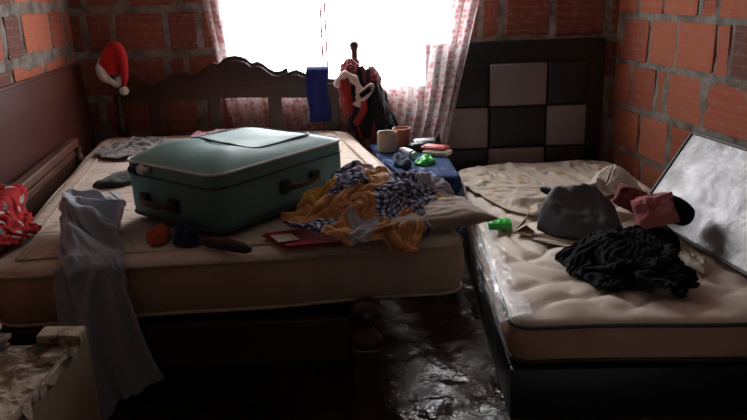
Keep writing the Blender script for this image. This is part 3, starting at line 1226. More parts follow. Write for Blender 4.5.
def pillow_mesh(w, h, d, mtx, seed=1, n=30, wr=.01, wf=5, pinch=.12, rnd=False):
    """stuffed cushion, pinched at its corners, lying in local XY"""
    U, V = np.meshgrid(np.linspace(-1, 1, n), np.linspace(-1, 1, n))
    e = np.clip((1 - U ** 4) * (1 - V ** 4), 0, 1) ** .5
    X = U * w / 2 * (1 - pinch * (1 - V ** 2) * U ** 4)
    Y = V * h / 2 * (1 - pinch * (1 - U ** 2) * V ** 4)
    if rnd:
        X, Y = U * np.sqrt(1 - .42 * V ** 2) * w / 2, V * np.sqrt(1 - .42 * U ** 2) * h / 2
    w1 = wr * fbm(U, V, seed, wf, 3, True) * e
    w2 = wr * fbm(U, V, seed + 9, wf, 3, True) * e
    T = np.stack([X, Y, d / 2 * e + w1], -1)
    Bm = np.stack([X, Y, -d / 2 * e - w2], -1)
    m1, m2 = grid_mesh('a', T), grid_mesh('b', Bm)
    bm = bmesh.new()
    bm.from_mesh(m1)
    bm.from_mesh(m2)
    bmesh.ops.remove_doubles(bm, verts=bm.verts, dist=1e-5)
    bmesh.ops.recalc_face_normals(bm, faces=bm.faces)
    bmesh.ops.transform(bm, matrix=mtx, verts=bm.verts)
    me = bpy.data.meshes.new('pillow')
    bm.to_mesh(me)
    bm.free()
    bpy.data.meshes.remove(m1)
    bpy.data.meshes.remove(m2)
    return me


def place(c, rx_=0, ry_=0, rz_=0):
    from mathutils import Euler
    return Matrix.Translation(Vector(c)) @ Euler((rx_, ry_, rz_)).to_matrix().to_4x4()


def spline(pts, n=6, closed=False):
    """Catmull-Rom through the points"""
    P = [Vector(p) for p in pts]
    m = len(P)
    out = []
    for k in range(m if closed else m - 1):
        g = lambda q: P[q % m] if closed else P[min(max(q, 0), m - 1)]
        a, b, c, d = g(k - 1), g(k), g(k + 1), g(k + 2)
        for q in range(n):
            t = q / n
            out.append(.5 * ((2 * b) + (c - a) * t + (2 * a - 5 * b + 4 * c - d) * t * t + (3 * b - a - 3 * c + d) * t ** 3))
    if not closed:
        out.append(P[-1])
    return out


# grimy pillow under the quilt
me = pillow_mesh(.44, .27, .052, place((.165, 2.235, .641), 0, .0, .30), 301, 34, .007, 4)
PILLOW = tag(link('pillow', me, 'beige_pillow'), 'flat grimy beige pillow poking out from under the patchwork quilt', 'pillow')


# slate grey bag
ZR = .364


def bag_h(x, y, r):
    ridge = np.exp(-((y - 2.86 - .25 * (x - .88)) / .085) ** 2)
    cr_ = np.abs(((x - .80) * 5.2 + (y - 2.8) * 2.0 + .4) % 1 - .5)
    return .068 + .095 * ridge - .05 * np.clip((x - .93) / .12, 0, 1) - .03 * np.clip((.78 - x) / .08, 0, 1) + .03 * cr_


root = thing('grey_bag', (.88, 2.80, ZR), 'slate grey soft bag slumped on the cream quilted mattress', 'bag')
BAG = lump('body', [(.685, 2.80), (.74, 2.70), (.84, 2.645), (.94, 2.63), (1.04, 2.72), (1.05, 2.86), (.98, 2.93), (.84, 2.95), (.74, 2.92)], ZR + .010, bag_h, 'slate', root, seed=351, wr=.030, wf=9, bulge=.02)
link('flap', pillow_mesh(.11, .05, .018, place((.785, 2.965, .49), .3, .35, .1), 352, 16, .004, 4, rnd=True), 'navy_cloth', root)

JACKET = lump('black_jacket', [(1.065, 2.62), (1.07, 2.50), (1.17, 2.49), (1.195, 2.62), (1.175, 2.74), (1.09, 2.76)], ZR + .008, lambda x, y, r: .055 + .008 * np.sin(x * 40 + y * 25), 'black_cloth', seed=365, wr=.012, wf=11)
tag(JACKET, 'crumpled black jacket under the dusty pink pouch', 'jacket')

# framed print leaning towards the right wall
BLc = Vector((1.18, 2.962, .380))
dx = Vector((.154, -.988, 0)).normalized()
uy = Vector((.224, .035, .344))
uy = (uy - dx * uy.dot(dx)).normalized()
nz_ = dx.cross(uy)
if nz_.x > 0:
    nz_ = -nz_
PW, PH = .92, .415
FRAME = Matrix(((dx.x, uy.x, nz_.x, BLc.x), (dx.y, uy.y, nz_.y, BLc.y), (dx.z, uy.z, nz_.z, BLc.z), (0, 0, 0, 1)))
# ------------------------------------------------------------------ cloth that settles under gravity
SIM = []
COLLIDE = []


def collider(me):
    o = bpy.data.objects.new('drape_helper', me)
    col.objects.link(o)
    o.modifiers.new('c', 'COLLISION')
    o.collision.thickness_outer = .004
    o.collision.cloth_friction = 40
    COLLIDE.append(o)
    return o


def col_box(corners, z0, z1):
    bm = bmesh.new()
    f = [bm.verts.new((*c, z0)) for c in corners]
    g = [bm.verts.new((*c, z1)) for c in corners]
    n_ = len(corners)
    bm.faces.new(f)
    bm.faces.new(g)
    for k in range(n_):
        bm.faces.new((f[k], f[(k + 1) % n_], g[(k + 1) % n_], g[k]))
    bmesh.ops.recalc_face_normals(bm, faces=bm.faces)
    me = bpy.data.meshes.new('drape_helper')
    bm.to_mesh(me)
    bm.free()
    return collider(me)


def col_ball(c, s):
    bm = bmesh.new()
    bmesh.ops.create_icosphere(bm, subdivisions=3, radius=1)
    bmesh.ops.transform(bm, matrix=Matrix.Translation(Vector(c)) @ Matrix.Diagonal((*s, 1)), verts=bm.verts)
    me = bpy.data.meshes.new('drape_helper')
    bm.to_mesh(me)
    bm.free()
    return collider(me)


def patch(outline, z, n, amp, freq, seed, dome=0.0, jitter=.02, ridge=True, flat_edge=False):
    """crumpled sheet over an outline, ready to settle"""
    o = np.array(outline, float)
    c = o.mean(0)
    ang = np.arctan2(o[:, 1] - c[1], o[:, 0] - c[0])
    k = np.argsort(ang)
    ang, o = ang[k], o[k]
    rad = np.linalg.norm(o - c, axis=1)
    angp = np.concatenate([ang - 2 * np.pi, ang, ang + 2 * np.pi])
    radp = np.tile(rad, 3)
    U, V = np.meshgrid(np.linspace(-1, 1, n), np.linspace(-1, 1, n))
    th = np.arctan2(V, U)
    r = np.maximum(np.abs(U), np.abs(V))
    Rr = np.interp(th, angp, radp) * r
    X, Y = c[0] + Rr * np.cos(th), c[1] + Rr * np.sin(th)
    wx_ = X + .05 * fbm(X, Y, seed + 1, 7, 2)
    wy_ = Y + .05 * fbm(X, Y, seed + 2, 7, 2)
    h = fbm(wx_, wy_, seed, freq, 3, ridge)
    if flat_edge:
        h = (h + 1) * np.clip((1 - r) * 7, 0, 1) - 1
    Z = z + amp * (h + 1) * .5 + dome * (1 - r ** 2)
    X = X + jitter * fbm(X, Y, seed + 3, freq * 1.3, 2)
    Y = Y + jitter * fbm(X, Y, seed + 4, freq * 1.3, 2)
    return np.stack([X, Y, Z], -1)


def cloth(name, P, mat, label, cat, stiff=12, bend=.15, pin=None, thick=.004, selfc=True, sub=True, mass=.25):
    me = grid_mesh(name, P)
    o = link(name, me, mat)
    tag(o, label, cat)
    md = o.modifiers.new('cloth', 'CLOTH')
    s = md.settings
    s.quality = 6
    s.mass = mass
    s.tension_stiffness = s.compression_stiffness = stiff
    s.shear_stiffness = stiff * .6
    s.bending_stiffness = bend
    s.air_damping = 2.5
    s.tension_damping = s.compression_damping = 8
    cs = md.collision_settings
    cs.distance_min = .004
    cs.collision_quality = 3
    cs.friction = 40
    cs.use_self_collision = selfc
    cs.self_distance_min = .005
    if pin is not None:
        vg = o.vertex_groups.new(name='pin')
        vg.add([int(i) for i in pin], 1.0, 'REPLACE')
        s.vertex_group_mass = 'pin'
        s.pin_stiffness = 1.0
    SIM.append((o, thick, sub))
    return o


col_box([(-1.59, 4.08), (-.11, 4.08), (.345, 2.06), (-1.22, 1.912)], .3, .606)
col_box([(.43, 4.02), (1.55, 4.02), (1.55, 1.96), (.42, 1.98)], .1, .366)
ca, sa = math.cos(.915), math.sin(.915)
col_box([(SC.x + ca * x - sa * y, SC.y + sa * x + ca * y) for x, y in ((-.350, -.262), (.350, -.262), (.350, .262), (-.350, .262))], .58, .84)
col_box([(SC.x + ca * x - sa * y, SC.y + sa * x + ca * y) for x, y in ((-.40, -.07), (-.34, -.07), (-.34, .16), (-.40, .16))], .66, .74)
nrmr = Vector((-dr.y, dr.x, 0)).normalized() * .055
col_box([(A + nrmr).xy, (A - nrmr).xy, (B - nrmr).xy, (B + nrmr).xy], .1, .70)

# grey towel: bunched on the mattress and hanging over its foot
nu, nv = 36, 80
U, V = np.meshgrid(np.linspace(0, 1, nu), np.linspace(0, 1, nv))
flat_l, hang_l = .48, .53
T = (flat_l + hang_l) * V
a_ = np.clip(T / flat_l, 0, 1)             # 0 far end .. 1 at the mattress edge
h_ = np.clip((T - flat_l) / hang_l, 0, 1)  # 0 at the edge .. 1 at the hem
wid = .34 - .16 * a_ + .06 * a_ ** 3 + .08 * np.sqrt(h_)
xc_ = -1.045 + .205 * a_ + .085 * h_
Xp = xc_ + (U - .5) * wid + .015 * np.sin(a_ * 17 + U * 2) * (1 - a_)
yf = 1.912 + (Xp + 1.22) * .0946 - .016
Yp = np.where(T < flat_l, 2.46 - a_ * (2.46 - yf), yf - .028 * np.exp(-((U - .30) / .09) ** 2) - .010 * np.sin(U * 7))
bunch = np.clip((1 - a_) * 2.2, 0, 1)
Zp = np.where(T < flat_l, .622 + .10 * bunch * np.clip(fbm(U * 1.8 + V * 3, V * 10 - U * 1.2, 141, 1.2, 1, True) * .8 + .35, 0, 1) + .022 * np.exp(-((U - .30) / .07) ** 2), .634 - h_ * (hang_l - .20 * (U - .2)))
P = np.stack([Xp, Yp, Zp], -1)
ids = np.arange(nu * nv).reshape(nv, nu)
pins = ids[(T < .46) & ((np.abs(U - .3) < .03) | (np.abs(U - .8) < .03)) & (np.sin(V * 60) > .6)]
cloth('grey_towel', P, 'grey_towel', 'pale grey towel bunched on the big mattress and hanging over its foot', 'towel', 14, .3, pins, .006)

# patchwork quilt heap
col_ball((.0, 2.36, .60), (.22, .24, .115))
pc = PILLOW.data.copy()
pc.transform(Matrix.Translation((.165, 2.235, .641)) @ Matrix.Diagonal((1.05, 1.10, 1.5, 1)) @ Matrix.Translation((-.165, -2.235, -.641)))
pc.transform(Matrix.Translation((0, 0, .004)))
collider(pc)
P = patch([(-.38, 2.20), (-.34, 2.5), (-.18, 2.76), (.07, 2.82), (.25, 2.62), (.32, 2.40), (.26, 2.12), (.15, 1.94), (-.06, 1.98), (-.24, 2.08)], .715, 80, .09, 7, 155, .025, .045)
cloth('patchwork_quilt', P, 'patchwork', 'crumpled yellow and blue gingham patchwork quilt heaped beside the suitcase', 'quilt', 15, .5, None, .006)
# black clothes
col_ball((.92, 2.42, .34), (.17, .20, .12))
col_ball((1.04, 2.22, .34), (.10, .10, .07))
P = patch([(.64, 2.52), (.67, 2.25), (.83, 2.11), (1.01, 2.02), (1.10, 2.09), (1.12, 2.34), (1.08, 2.46), (1.0, 2.58), (.84, 2.61)], .42, 70, .11, 6.0, 161, .07, .05)
cloth('black_clothes', P, 'black_cloth', 'heap of crumpled black clothing on the cream quilted mattress', 'clothes', 15, .5)
col_ball((1.06, 2.96, .36), (.10, .16, .225))
# cream blanket behind the grey bag
P = patch([(.92, 3.20), (.96, 2.98), (1.10, 2.78), (1.15, 2.82), (1.20, 3.08), (1.10, 3.22)], .545, 44, .05, 6, 171, .09, .02)
cloth('cream_blanket', P, 'cream_cloth', 'cream knitted blanket rising behind the slate grey bag', 'blanket', 14, .4)
# printed sheet spread at the head of the small mattress
P = patch([(.54, 3.93), (.52, 3.35), (.57, 3.10), (.66, 2.98), (.80, 3.02), (.86, 3.28), (1.20, 3.34), (1.36, 3.6), (1.36, 3.93), (.95, 3.96)], .374, 66, .085, 4.6, 181, .0, .02, True, True)
cloth('printed_sheet', P, 'sheet_floral', 'wrinkled cream leaf-print sheet spread by the checkered headboard', 'sheet', 15, .3, None, .003)
# red floral cloth over the rail
P = patch([(-1.43, 2.58), (-1.27, 2.56), (-1.15, 2.38), (-1.10, 2.14), (-1.23, 2.02), (-1.45, 2.06)], .730, 40, .06, 8, 191, .03, .02)
cloth('red_floral_cloth', P, 'red_floral', 'red floral printed cloth thrown over the wooden rail', 'cloth', 12, .2)
# small crumpled pieces round the suitcase
P = patch([(-1.398, 3.472), (-1.26, 3.372), (-1.11, 3.472), (-1.06, 3.697), (-1.135, 3.872), (-1.298, 3.797)], .62, 28, .06, 12, 221, .01, .012)
cloth('patterned_cloth', P, 'patterned_dark', 'crumpled black and white printed cloth behind the suitcase on the beige mattress', 'cloth', 12, .3, None, .003)
P = patch([(-0.998, 3.775), (-0.854, 3.583), (-0.662, 3.655), (-0.686, 3.871), (-0.818, 3.991), (-0.95, 3.943)], .63, 28, .08, 10, 231, .05, .012)
cloth('pink_white_cloth', P, 'pinkwhite', 'crumpled pink and white cloth near the dark headboard', 'cloth', 12, .3, None, .003)
# blue print cloth over the small bedside box
NSZ = .545
NSQ = [(.0, 3.78), (.37, 3.78), (.385, 3.05), (.115, 3.06)]
col_box(NSQ, .01, NSZ)
n_ = 52
U, V = np.meshgrid(np.linspace(0, 1, n_), np.linspace(0, 1, n_))
X, Y = .09 - .11 * V + (.43 + .10 * V) * U, 2.74 + 1.07 * V
P = np.stack([X, Y, NSZ + .02 + .012 * fbm(X, Y, 241, 8, 2)], -1)
cloth('blue_print_cloth', P, 'tiedye', 'blue printed cloth covering the bedside box between the beds', 'cloth', 12, .3, None, .003)
# cream scrap beside the black clothes
# soft bodies of the grey bag keeps blanket and clothes off it
collider(JACKET.data.copy())
bm = bmesh.new()
bmesh.ops.create_cube(bm, size=1.0)
bmesh.ops.transform(bm, matrix=FRAME @ Matrix.Translation((PW / 2, PH / 2, -.005)) @ Matrix.Diagonal((PW + .03, PH + .03, .045, 1)), verts=bm.verts)
me = bpy.data.meshes.new('drape_helper')
bm.to_mesh(me)
bm.free()
collider(me)
col_box([(-.385, 2.18), (-.25, 2.225), (-.08, 2.195), (-.08, 2.045), (-.285, 2.015)], .58, .634)
bag_copy = BAG.data.copy()
bag_copy.transform(Matrix.Translation((.88, 2.80, ZR)))
collider(bag_copy)

scene.frame_start, scene.frame_end = 1, 60
for o, _, _ in SIM:
    for md in o.modifiers:
        if md.type == 'CLOTH':
            md.point_cache.frame_start, md.point_cache.frame_end = 1, 60
for fr in range(1, 18):
    scene.frame_set(fr)
dg = bpy.context.evaluated_depsgraph_get()
for o, thick, sub in SIM:
    me = bpy.data.meshes.new_from_object(o.evaluated_get(dg), preserve_all_data_layers=True, depsgraph=dg)
    SIM_me = me
    o.modifiers.clear()
    o.vertex_groups.clear()
    old = o.data
    o.data = me
    bpy.data.meshes.remove(old)
    me.polygons.foreach_set('use_smooth', [True] * len(me.polygons))
    sm = o.modifiers.new('thickness', 'SOLIDIFY')
    sm.thickness = thick
    sm.offset = 1.0
    if sub:
        ss = o.modifiers.new('smooth', 'SUBSURF')
        ss.levels = ss.render_levels = 1
for o in COLLIDE:
    me = o.data
    bpy.data.objects.remove(o)
    bpy.data.meshes.remove(me)
scene.frame_set(1)

# gingham corner of the quilt hanging over the mattress edge is part of the quilt itself
# red folder with a card
root = thing('red_folder', (-.25, 2.12, .602), 'red card folder with a pale card on the mattress beside the suitcase', 'folder')
def leaf(pts, th, name, mat):
    mb = MB()
    lo = [mb.bm.verts.new((p[0], p[1], p[2] - th)) for p in pts]
    hi = [mb.bm.verts.new(p) for p in pts]
    mb.bm.faces.new(lo)
    mb.bm.faces.new(hi[::-1])
    for q in range(len(pts)):
        w_ = (q + 1) % len(pts)
        mb.bm.faces.new((lo[q], hi[q], hi[w_], lo[w_]))
    return mb.build(name, mat, root)
leaf([(-.37, 2.165, 0.615), (-.25, 2.20, 0.615), (-.10, 2.165, 0.615), (-.10, 2.065, 0.615), (-.275, 2.035, 0.615)], .003, 'back_cover', 'folder_red')
leaf([(-.36, 2.165, .621), (-.25, 2.20, .620), (-.10, 2.17, .621), (-.10, 2.06, .622), (-.27, 2.035, .622)], .003, 'front_cover', 'folder_red')
leaf([(-.335, 2.12, .628), (-.27, 2.135, .628), (-.235, 2.075, .628), (-.30, 2.055, .628)], .002, 'card', 'paper')

# small crumpled pieces
o = lump('orange_cloth', [(-.755, 2.18), (-.71, 2.11), (-.672, 2.14), (-.675, 2.22), (-.725, 2.27)], .608, lambda x, y, r: .026 + .006 * np.sin(x * 70), 'orange_cloth', seed=201, wr=.014, wf=42)
tag(o, 'small crumpled orange cloth between the grey towel and the suitcase', 'cloth')
o = lump('navy_cloth', [(-.655, 2.215), (-.65, 2.12), (-.60, 2.085), (-.555, 2.105), (-.565, 2.165), (-.615, 2.20)], .608, lambda x, y, r: .042 + .008 * np.sin(x * 60 + y * 50), 'navy_cloth', seed=211, wr=.018, wf=36)
tag(o, 'crumpled navy blue cloth in front of the suitcase corner', 'cloth')
o = lump('cream_rag', [(1.135, 2.36), (1.16, 2.27), (1.205, 2.36), (1.195, 2.46), (1.145, 2.46)], ZR + .008, lambda x, y, r: .022 + .008 * np.sin(x * 90), 'cream_cloth', seed=261, wr=.012, wf=42)
tag(o, 'small crumpled cream rag between black clothes and framed print', 'rag')

# brown leather sheath
mb = MB()
mb.tube([(-.545, 2.095, .623), (-.515, 2.080, .628), (-.475, 2.058, .628), (-.43, 2.036, .626), (-.395, 2.018, .624), (-.380, 2.010, .623)], [.012, .020, .022, .020, .017, .008], 12, flat=.8)
tag(mb.build('leather_sheath', 'brown_shoe', smooth=True), 'long dark brown leather sheath near the front edge of the mattress', 'sheath')

# dark green folded cloth
o = lump('folded_cloth', [(-1.19, 2.86), (-1.15, 3.02), (-1.10, 3.12), (-1.02, 3.08), (-1.01, 2.93), (-1.08, 2.87)], .609, lambda x, y, r: .022 + 0 * x, 'green_dark', seed=311, wr=.008)
tag(o, 'small folded dark green cloth left of the suitcase', 'cloth')

# garment poking out of the suitcase seam
root = thing('poking_sock', (-.80, 2.36, .79), 'white sock end poking from the seam of the teal suitcase', 'sock')
def on_suit(x, y, z):
    return Vector((SC.x + ca * x - sa * y, SC.y + sa * x + ca * y, SC.z + z))
mb = MB()
mb.tube([on_suit(-L2 - .004, .13, SH - .012), on_suit(-L2 - .016, .115, SH - .016), on_suit(-L2 - .018, .095, SH - .020), on_suit(-L2 - .004, .08, SH - .014)], [.010, .016, .015, .008], 10)
mb.build('toe', 'white_plastic', root, smooth=True)
mb = MB()
mb.tube([on_suit(-L2 - .004, .175, SH - .014), on_suit(-L2 - .018, .16, SH - .020), on_suit(-L2 - .018, .14, SH - .024), on_suit(-L2 - .004, .125, SH - .016)], [.010, .017, .016, .008], 10)
mb.build('cuff', 'navy_cloth', root, smooth=True)

# ------------------------------------------------------------------ things hung on the headboard and wall
# royal blue cloth over the crest
nu, nv = 16, 44
U, V = np.meshgrid(np.linspace(0, 1, nu), np.linspace(0, 1, nv))
t = V * 2 - 1
zt = .942
Yb = np.where(t < -.62, 4.145, np.where(t > -.5, 4.052, 4.145 - (t + .62) / .12 * .093))
Zb = np.where(t > -.5, zt - (t + .5) / 1.5 * .30, np.where(t < -.62, zt - (-.62 - t) / .38 * .12, zt + .012))
Xb = -.365 + .125 * U + .006 * np.sin(V * 9) + .01 * V
Yb = Yb - .006 * np.sin(U * 11 + V * 2) * (t > -.4)
o = link('blue_cloth', grid_mesh('blue_cloth', np.stack([Xb, Yb, Zb], -1)), 'blue_cloth')
md = o.modifiers.new('thickness', 'SOLIDIFY')
md.thickness, md.offset = .005, 0
tag(o, 'royal blue cloth hung over the dark carved headboard', 'cloth')

# sports jacket on the bedpost
def mk_jacket():
    """dark cloth with sewn-in red panels and white stripes"""
    m, nt, b = newmat('striped_sports_cloth')
    v = coords(nt)
    vo = nd(nt, 'ShaderNodeTexVoronoi', feature='F1')
    vo.inputs['Scale'].default_value = 11
    wv = nd(nt, 'ShaderNodeMapping')
    wv.inputs['Scale'].default_value = (1.4, .8, .8)
    wv.inputs['Rotation'].default_value = (0, .5, 0)
    lk(nt, v, wv.inputs['Vector'])
    lk(nt, wv.outputs[0], vo.inputs['Vector'])
    sp = nd(nt, 'ShaderNodeSeparateColor')
    lk(nt, vo.outputs['Color'], sp.inputs[0])
    c = ramp(nt, sp.outputs[0], [(0, (.010, .011, .016)), (.34, (.40, .03, .03)), (.56, (.010, .011, .016)), (.70, (.60, .48, .46)), (.80, (.16, .03, .033)), (.92, (.010, .011, .016))], 'CONSTANT')
    lk(nt, c, b.inputs['Base Color'])
    b.inputs['Roughness'].default_value = .8
    b.inputs['Specular IOR Level'].default_value = .2
    bump(nt, b, noise_n(nt, v, 120, 3), .25, .004)
    return m


M['jacket'] = mk_jacket()


def hung(name, a, b_, r_prof, flat, mat, parent, seed, folds=5, fa=.22, n=64, m_=40):
    """gathered cloth hanging round the line a-b"""
    th = np.linspace(0, 2 * np.pi, n, endpoint=False)[None]
    v = np.linspace(0, 1, m_)[:, None]
    r = np.interp(v, np.linspace(0, 1, len(r_prof)), r_prof)
    ct, st_ = np.cos(th) + 0 * v, np.sin(th) + 0 * v
    ph = folds * th + 1.5 * fbm(v * 2 + 0 * th, 0 * v + ct, seed, 1, 2)
    rr_ = r * (1 + fa * np.sin(ph) * np.clip(v * 3, 0, 1) + .22 * fbm(ct * 1.5 + 3, st_ * 1.5 + v * 4, seed + 1, 1.5, 3, True))
    a, b_ = np.array(a), np.array(b_)
    cen = a + (b_ - a) * v[..., None]
    P = np.zeros((m_, n, 3))
    P[..., 0] = cen[..., 0] + rr_ * ct
    P[..., 1] = cen[..., 1] + rr_ * st_ * flat
    P[..., 2] = cen[..., 2] + .012 * fbm(ct + 5, st_ + v * 3, seed + 2, 2, 2)
    top = np.repeat(P[:1].mean(1, keepdims=True), n, 1)
    bot = np.repeat(P[-1:].mean(1, keepdims=True), n, 1)
    return link(name, grid_mesh(name, np.concatenate([top, P, bot]), closed=True), mat, parent)


root = thing('sports_jacket', (-.03, 4.02, .56), 'red, white and black sports jacket bunched on the headboard post', 'jacket')
hung('body', (-.065, 3.985, .955), (.045, 3.965, .56), [.03, .075, .095, .10, .105, .11, .10], .52, 'jacket', root, 401)
hung('sleeve', (-.135, 3.97, .955), (-.115, 3.94, .70), [.015, .04, .045, .04, .035, .02], .8, 'bag_red', root, 402, 3)
hung('sleeve', (.0, 3.96, .945), (.075, 3.94, .60), [.012, .04, .05, .05, .05, .06], .7, 'bag_black', root, 403, 3)
hung('hood', (-.105, 3.985, 1.0), (-.105, 3.98, .91), [.012, .04, .05, .04], .8, 'maroon', root, 404, 3)
hung('hood_side', (.015, 3.98, .955), (.03, 3.96, .85), [.010, .036, .042, .03], .8, 'maroon', root, 405, 3)
mb = MB()
mb.tube(spline([(-.185, 3.96, .855), (-.165, 3.94, .905), (-.125, 3.92, .925), (-.09, 3.91, .905), (-.06, 3.905, .86), (-.05, 3.905, .80), (-.075, 3.91, .75)], 5), [.020 + .006 * math.sin(k * .9) for k in range(31)], 10, flat=.45)
mb.build('collar_band', 'bag_white', root, smooth=True)
mb = MB()
mb.tube(spline([(-.07, 3.90, .80), (-.04, 3.888, .835), (.0, 3.89, .865), (.02, 3.90, .86), (.0, 3.89, .82), (-.035, 3.888, .79)], 5, True), .012, 8, True, flat=.6)
bk = mb.build('cuff', 'bag_white', root, smooth=True)
mb = MB()
mb.tube(spline([(-.05, 3.892, .812), (-.02, 3.886, .83), (.005, 3.888, .848)], 5), .016, 8)
mb.build('cuff_opening', 'black_cloth', bk, smooth=True)
mb = MB()
mb.tube(spline([(-.085, 3.925, .645), (-.05, 3.905, .70), (-.03, 3.90, .745), (-.04, 3.905, .79)], 5), .020, 8, flat=.4)
mb.build('red_stripe', 'bag_red', root, smooth=True)

# santa hat hung on the wall
root = thing('santa_hat', (-1.46, 4.14, .90), 'red santa hat with white brim and pompom hung on the brick wall', 'hat')
mb = MB()
path = spline([(-1.475, 4.075, .965), (-1.462, 4.075, 1.02), (-1.445, 4.075, 1.075), (-1.425, 4.075, 1.10), (-1.403, 4.07, 1.075), (-1.393, 4.06, 1.02), (-1.390, 4.05, .95), (-1.400, 4.045, .885)], 4)
mb.tube(path, list(np.interp(np.linspace(0, 7, len(path)), range(8), [.072, .070, .058, .048, .044, .040, .030, .014])), 18, flat=.7)
mb.build('cone', 'hat_red', root, smooth=True)
mb = MB()
cb = Vector((-1.478, 4.068, .968))
e1 = Vector((.60, 0, -.80)).normalized()
e2 = Vector((.30, .85, .42)).normalized()
ring = [cb + e1 * math.cos(a) * .072 + e2 * math.sin(a) * .052 + Vector((0, 0, .004 * math.sin(5 * a))) for a in np.linspace(0, 2 * math.pi, 30, endpoint=False)]
mb.tube(ring, [.024 + .007 * math.sin(3 * k * .21 + 1) for k in range(30)], 10, True)
mb.build('brim', 'hat_white', root, smooth=True)
mb = MB()
r = bmesh.ops.create_icosphere(mb.bm, subdivisions=3, radius=.026, matrix=Matrix.Translation((-1.402, 4.040, .862)))
for v in mb.bm.verts:
    v.co += (v.co - Vector((-1.402, 4.040, .862))).normalized() * .004 * noise.noise(v.co * 120)
mb.build('pompom', 'hat_white', root, smooth=True)
mb = MB()
mb.tube([(-1.44, 4.21, 1.065), (-1.44, 4.07, 1.068)], .004, 8)
tag(mb.build('nail', 'metal', smooth=True), 'nail in the brick wall holding the santa hat', 'nail')

# ------------------------------------------------------------------ bedside box and its clutter
bm = bmesh.new()
f_ = [bm.verts.new((*c, .0)) for c in NSQ]
g_ = [bm.verts.new((*c, NSZ - .004)) for c in NSQ]
bm.faces.new(f_)
bm.faces.new(g_)
for k in range(4):
    bm.faces.new((f_[k], f_[(k + 1) % 4], g_[(k + 1) % 4], g_[k]))
bmesh.ops.recalc_face_normals(bm, faces=bm.faces)
bmesh.ops.bevel(bm, geom=list(bm.edges), offset=.006, segments=2, affect='EDGES')
me = bpy.data.meshes.new('bedside_box')
bm.to_mesh(me)
bm.free()
tag(link('bedside_box', me, 'card_brown', smooth=False), 'brown box standing between the two beds under the blue printed cloth', 'box')
ZT = NSZ + .0135
root = thing('mug', (.085, 3.60, ZT), 'beige cylindrical mug on the bedside box next to the mattress', 'mug')
mb = MB()
mb.lathe([(.048, 0), (.052, .004), (.053, .097), (.051, .101), (.047, .100), (.046, .09), (.0455, .012), (.002, .011)], (.085, 3.60, ZT), 28)
mb.build('cup', 'mug_beige', root, smooth=True)
mb = MB()
mb.lathe([(.0465, .0), (.0465, .004), (.002, .004)], (.085, 3.60, ZT + .080), 24)
mb.build('contents', 'card_brown', root, smooth=True)
mb = MB()
mb.lathe([(.036, 0), (.040, .003), (.047, .085), (.050, .088), (.049, .096), (.045, .096), (.036, .01), (.002, .009)], (.165, 3.72, ZT), 24)
tag(mb.build('plastic_cup', 'terracotta', smooth=True), 'orange plastic cup behind the beige mug', 'cup')
def small_box(name, c, s, rz, mat, label, cat, lid=None, bev=.004):
    root = thing(name, c, label, cat)
    mb = MB()
    mb.box((c[0], c[1], c[2] + s[2] / 2), s, (0, 0, rz), bev)
    mb.build('body', mat, root, smooth=True)
    if lid:
        mb = MB()
        mb.box((c[0], c[1], c[2] + s[2] + .002), (s[0] * .86, s[1] * .8, .005), (0, 0, rz), .002)
        mb.build(lid[0], lid[1], root, smooth=True)
    return root
small_box('metal_tin', (.292, 3.705, ZT), (.13, .07, .030), .1, 'metal', 'flat dull metal tin behind the clutter on the bedside box', 'tin', ('lid', 'metal'))
small_box('red_book', (.325, 3.50, ZT + .022), (.13, .075, .016), -.55, 'red_plastic', 'red covered notebook lying on the blue bedside cloth', 'book', ('cover_label', 'red_plastic'))
small_box('cream_packet', (.335, 3.48, ZT), (.13, .09, .020), -.5, 'cream_box', 'cream paper packet under the red notebook', 'packet', ('flap', 'cream_box'))
small_box('black_case', (.240, 3.585, ZT), (.08, .05, .035), .4, 'black_rubber', 'black plastic case between metal tin and white tube', 'case', ('lid', 'black_rubber'))
mb = MB()
mb.prism([(-.018, 0), (.020, 0), (.016, .05), (.004, .085), (-.008, .06)], .016, place((.345, 3.62, ZT), math.radians(90), 0, .2))
tag(mb.build('black_holder', 'black_rubber'), 'small black pointed plastic holder standing by the curtain', 'holder')
root = thing('white_tube', (.19, 3.42, ZT + .03), 'white plastic tube lying among the bedside clutter', 'tube')
mb = MB()
a, b = Vector((.150, 3.52, ZT + .024)), Vector((.205, 3.40, ZT + .024))
mb.tube([a, a.lerp(b, .3), a.lerp(b, .7), b], [.010, .017, .019, .020], 14)
mb.build('barrel', 'white_plastic', root, smooth=True)
mb = MB()
mb.tube([b, b + (b - a).normalized() * .025], .015, 14)
mb.build('cap', 'grey_plastic', root, smooth=True)
o = lump('navy_garment', [(.105, 3.36), (.10, 3.24), (.16, 3.17), (.19, 3.24), (.18, 3.34), (.13, 3.42)], ZT + .006, lambda x, y, r: .028 + .006 * np.sin(x * 60 + y * 40), 'navy_cloth', seed=342, wr=.012, wf=38)
tag(o, 'crumpled navy garment on the blue covered bedside box', 'garment')
o = lump('green_cloth', [(.20, 3.27), (.26, 3.23), (.31, 3.30), (.30, 3.39), (.24, 3.36)], ZT + .001, lambda x, y, r: .022 + .008 * np.sin(x * 80), 'green_plastic', seed=341, wr=.01, wf=26)
tag(o, 'crumpled bright green cloth on the front of the bedside box', 'cloth')

# ------------------------------------------------------------------ things on the small mattress
root = thing('green_case', (.545, 2.875, ZR), 'small bright green plastic case on the edge of the cream mattress', 'case')
mb = MB()
mb.box((.545, 2.875, ZR + .016), (.10, .075, .030), (0, 0, -.1), .007, 3)
mb.build('body', 'green_plastic', root, smooth=True)
for k in (-1, 0, 1):
    mb = MB()
    mb.box((.545 + k * .026, 2.875 - k * .0026, ZR + .033), (.012, .05, .006), (0, 0, -.1), .002)
    mb.build('rib', 'green_plastic', root, smooth=True)

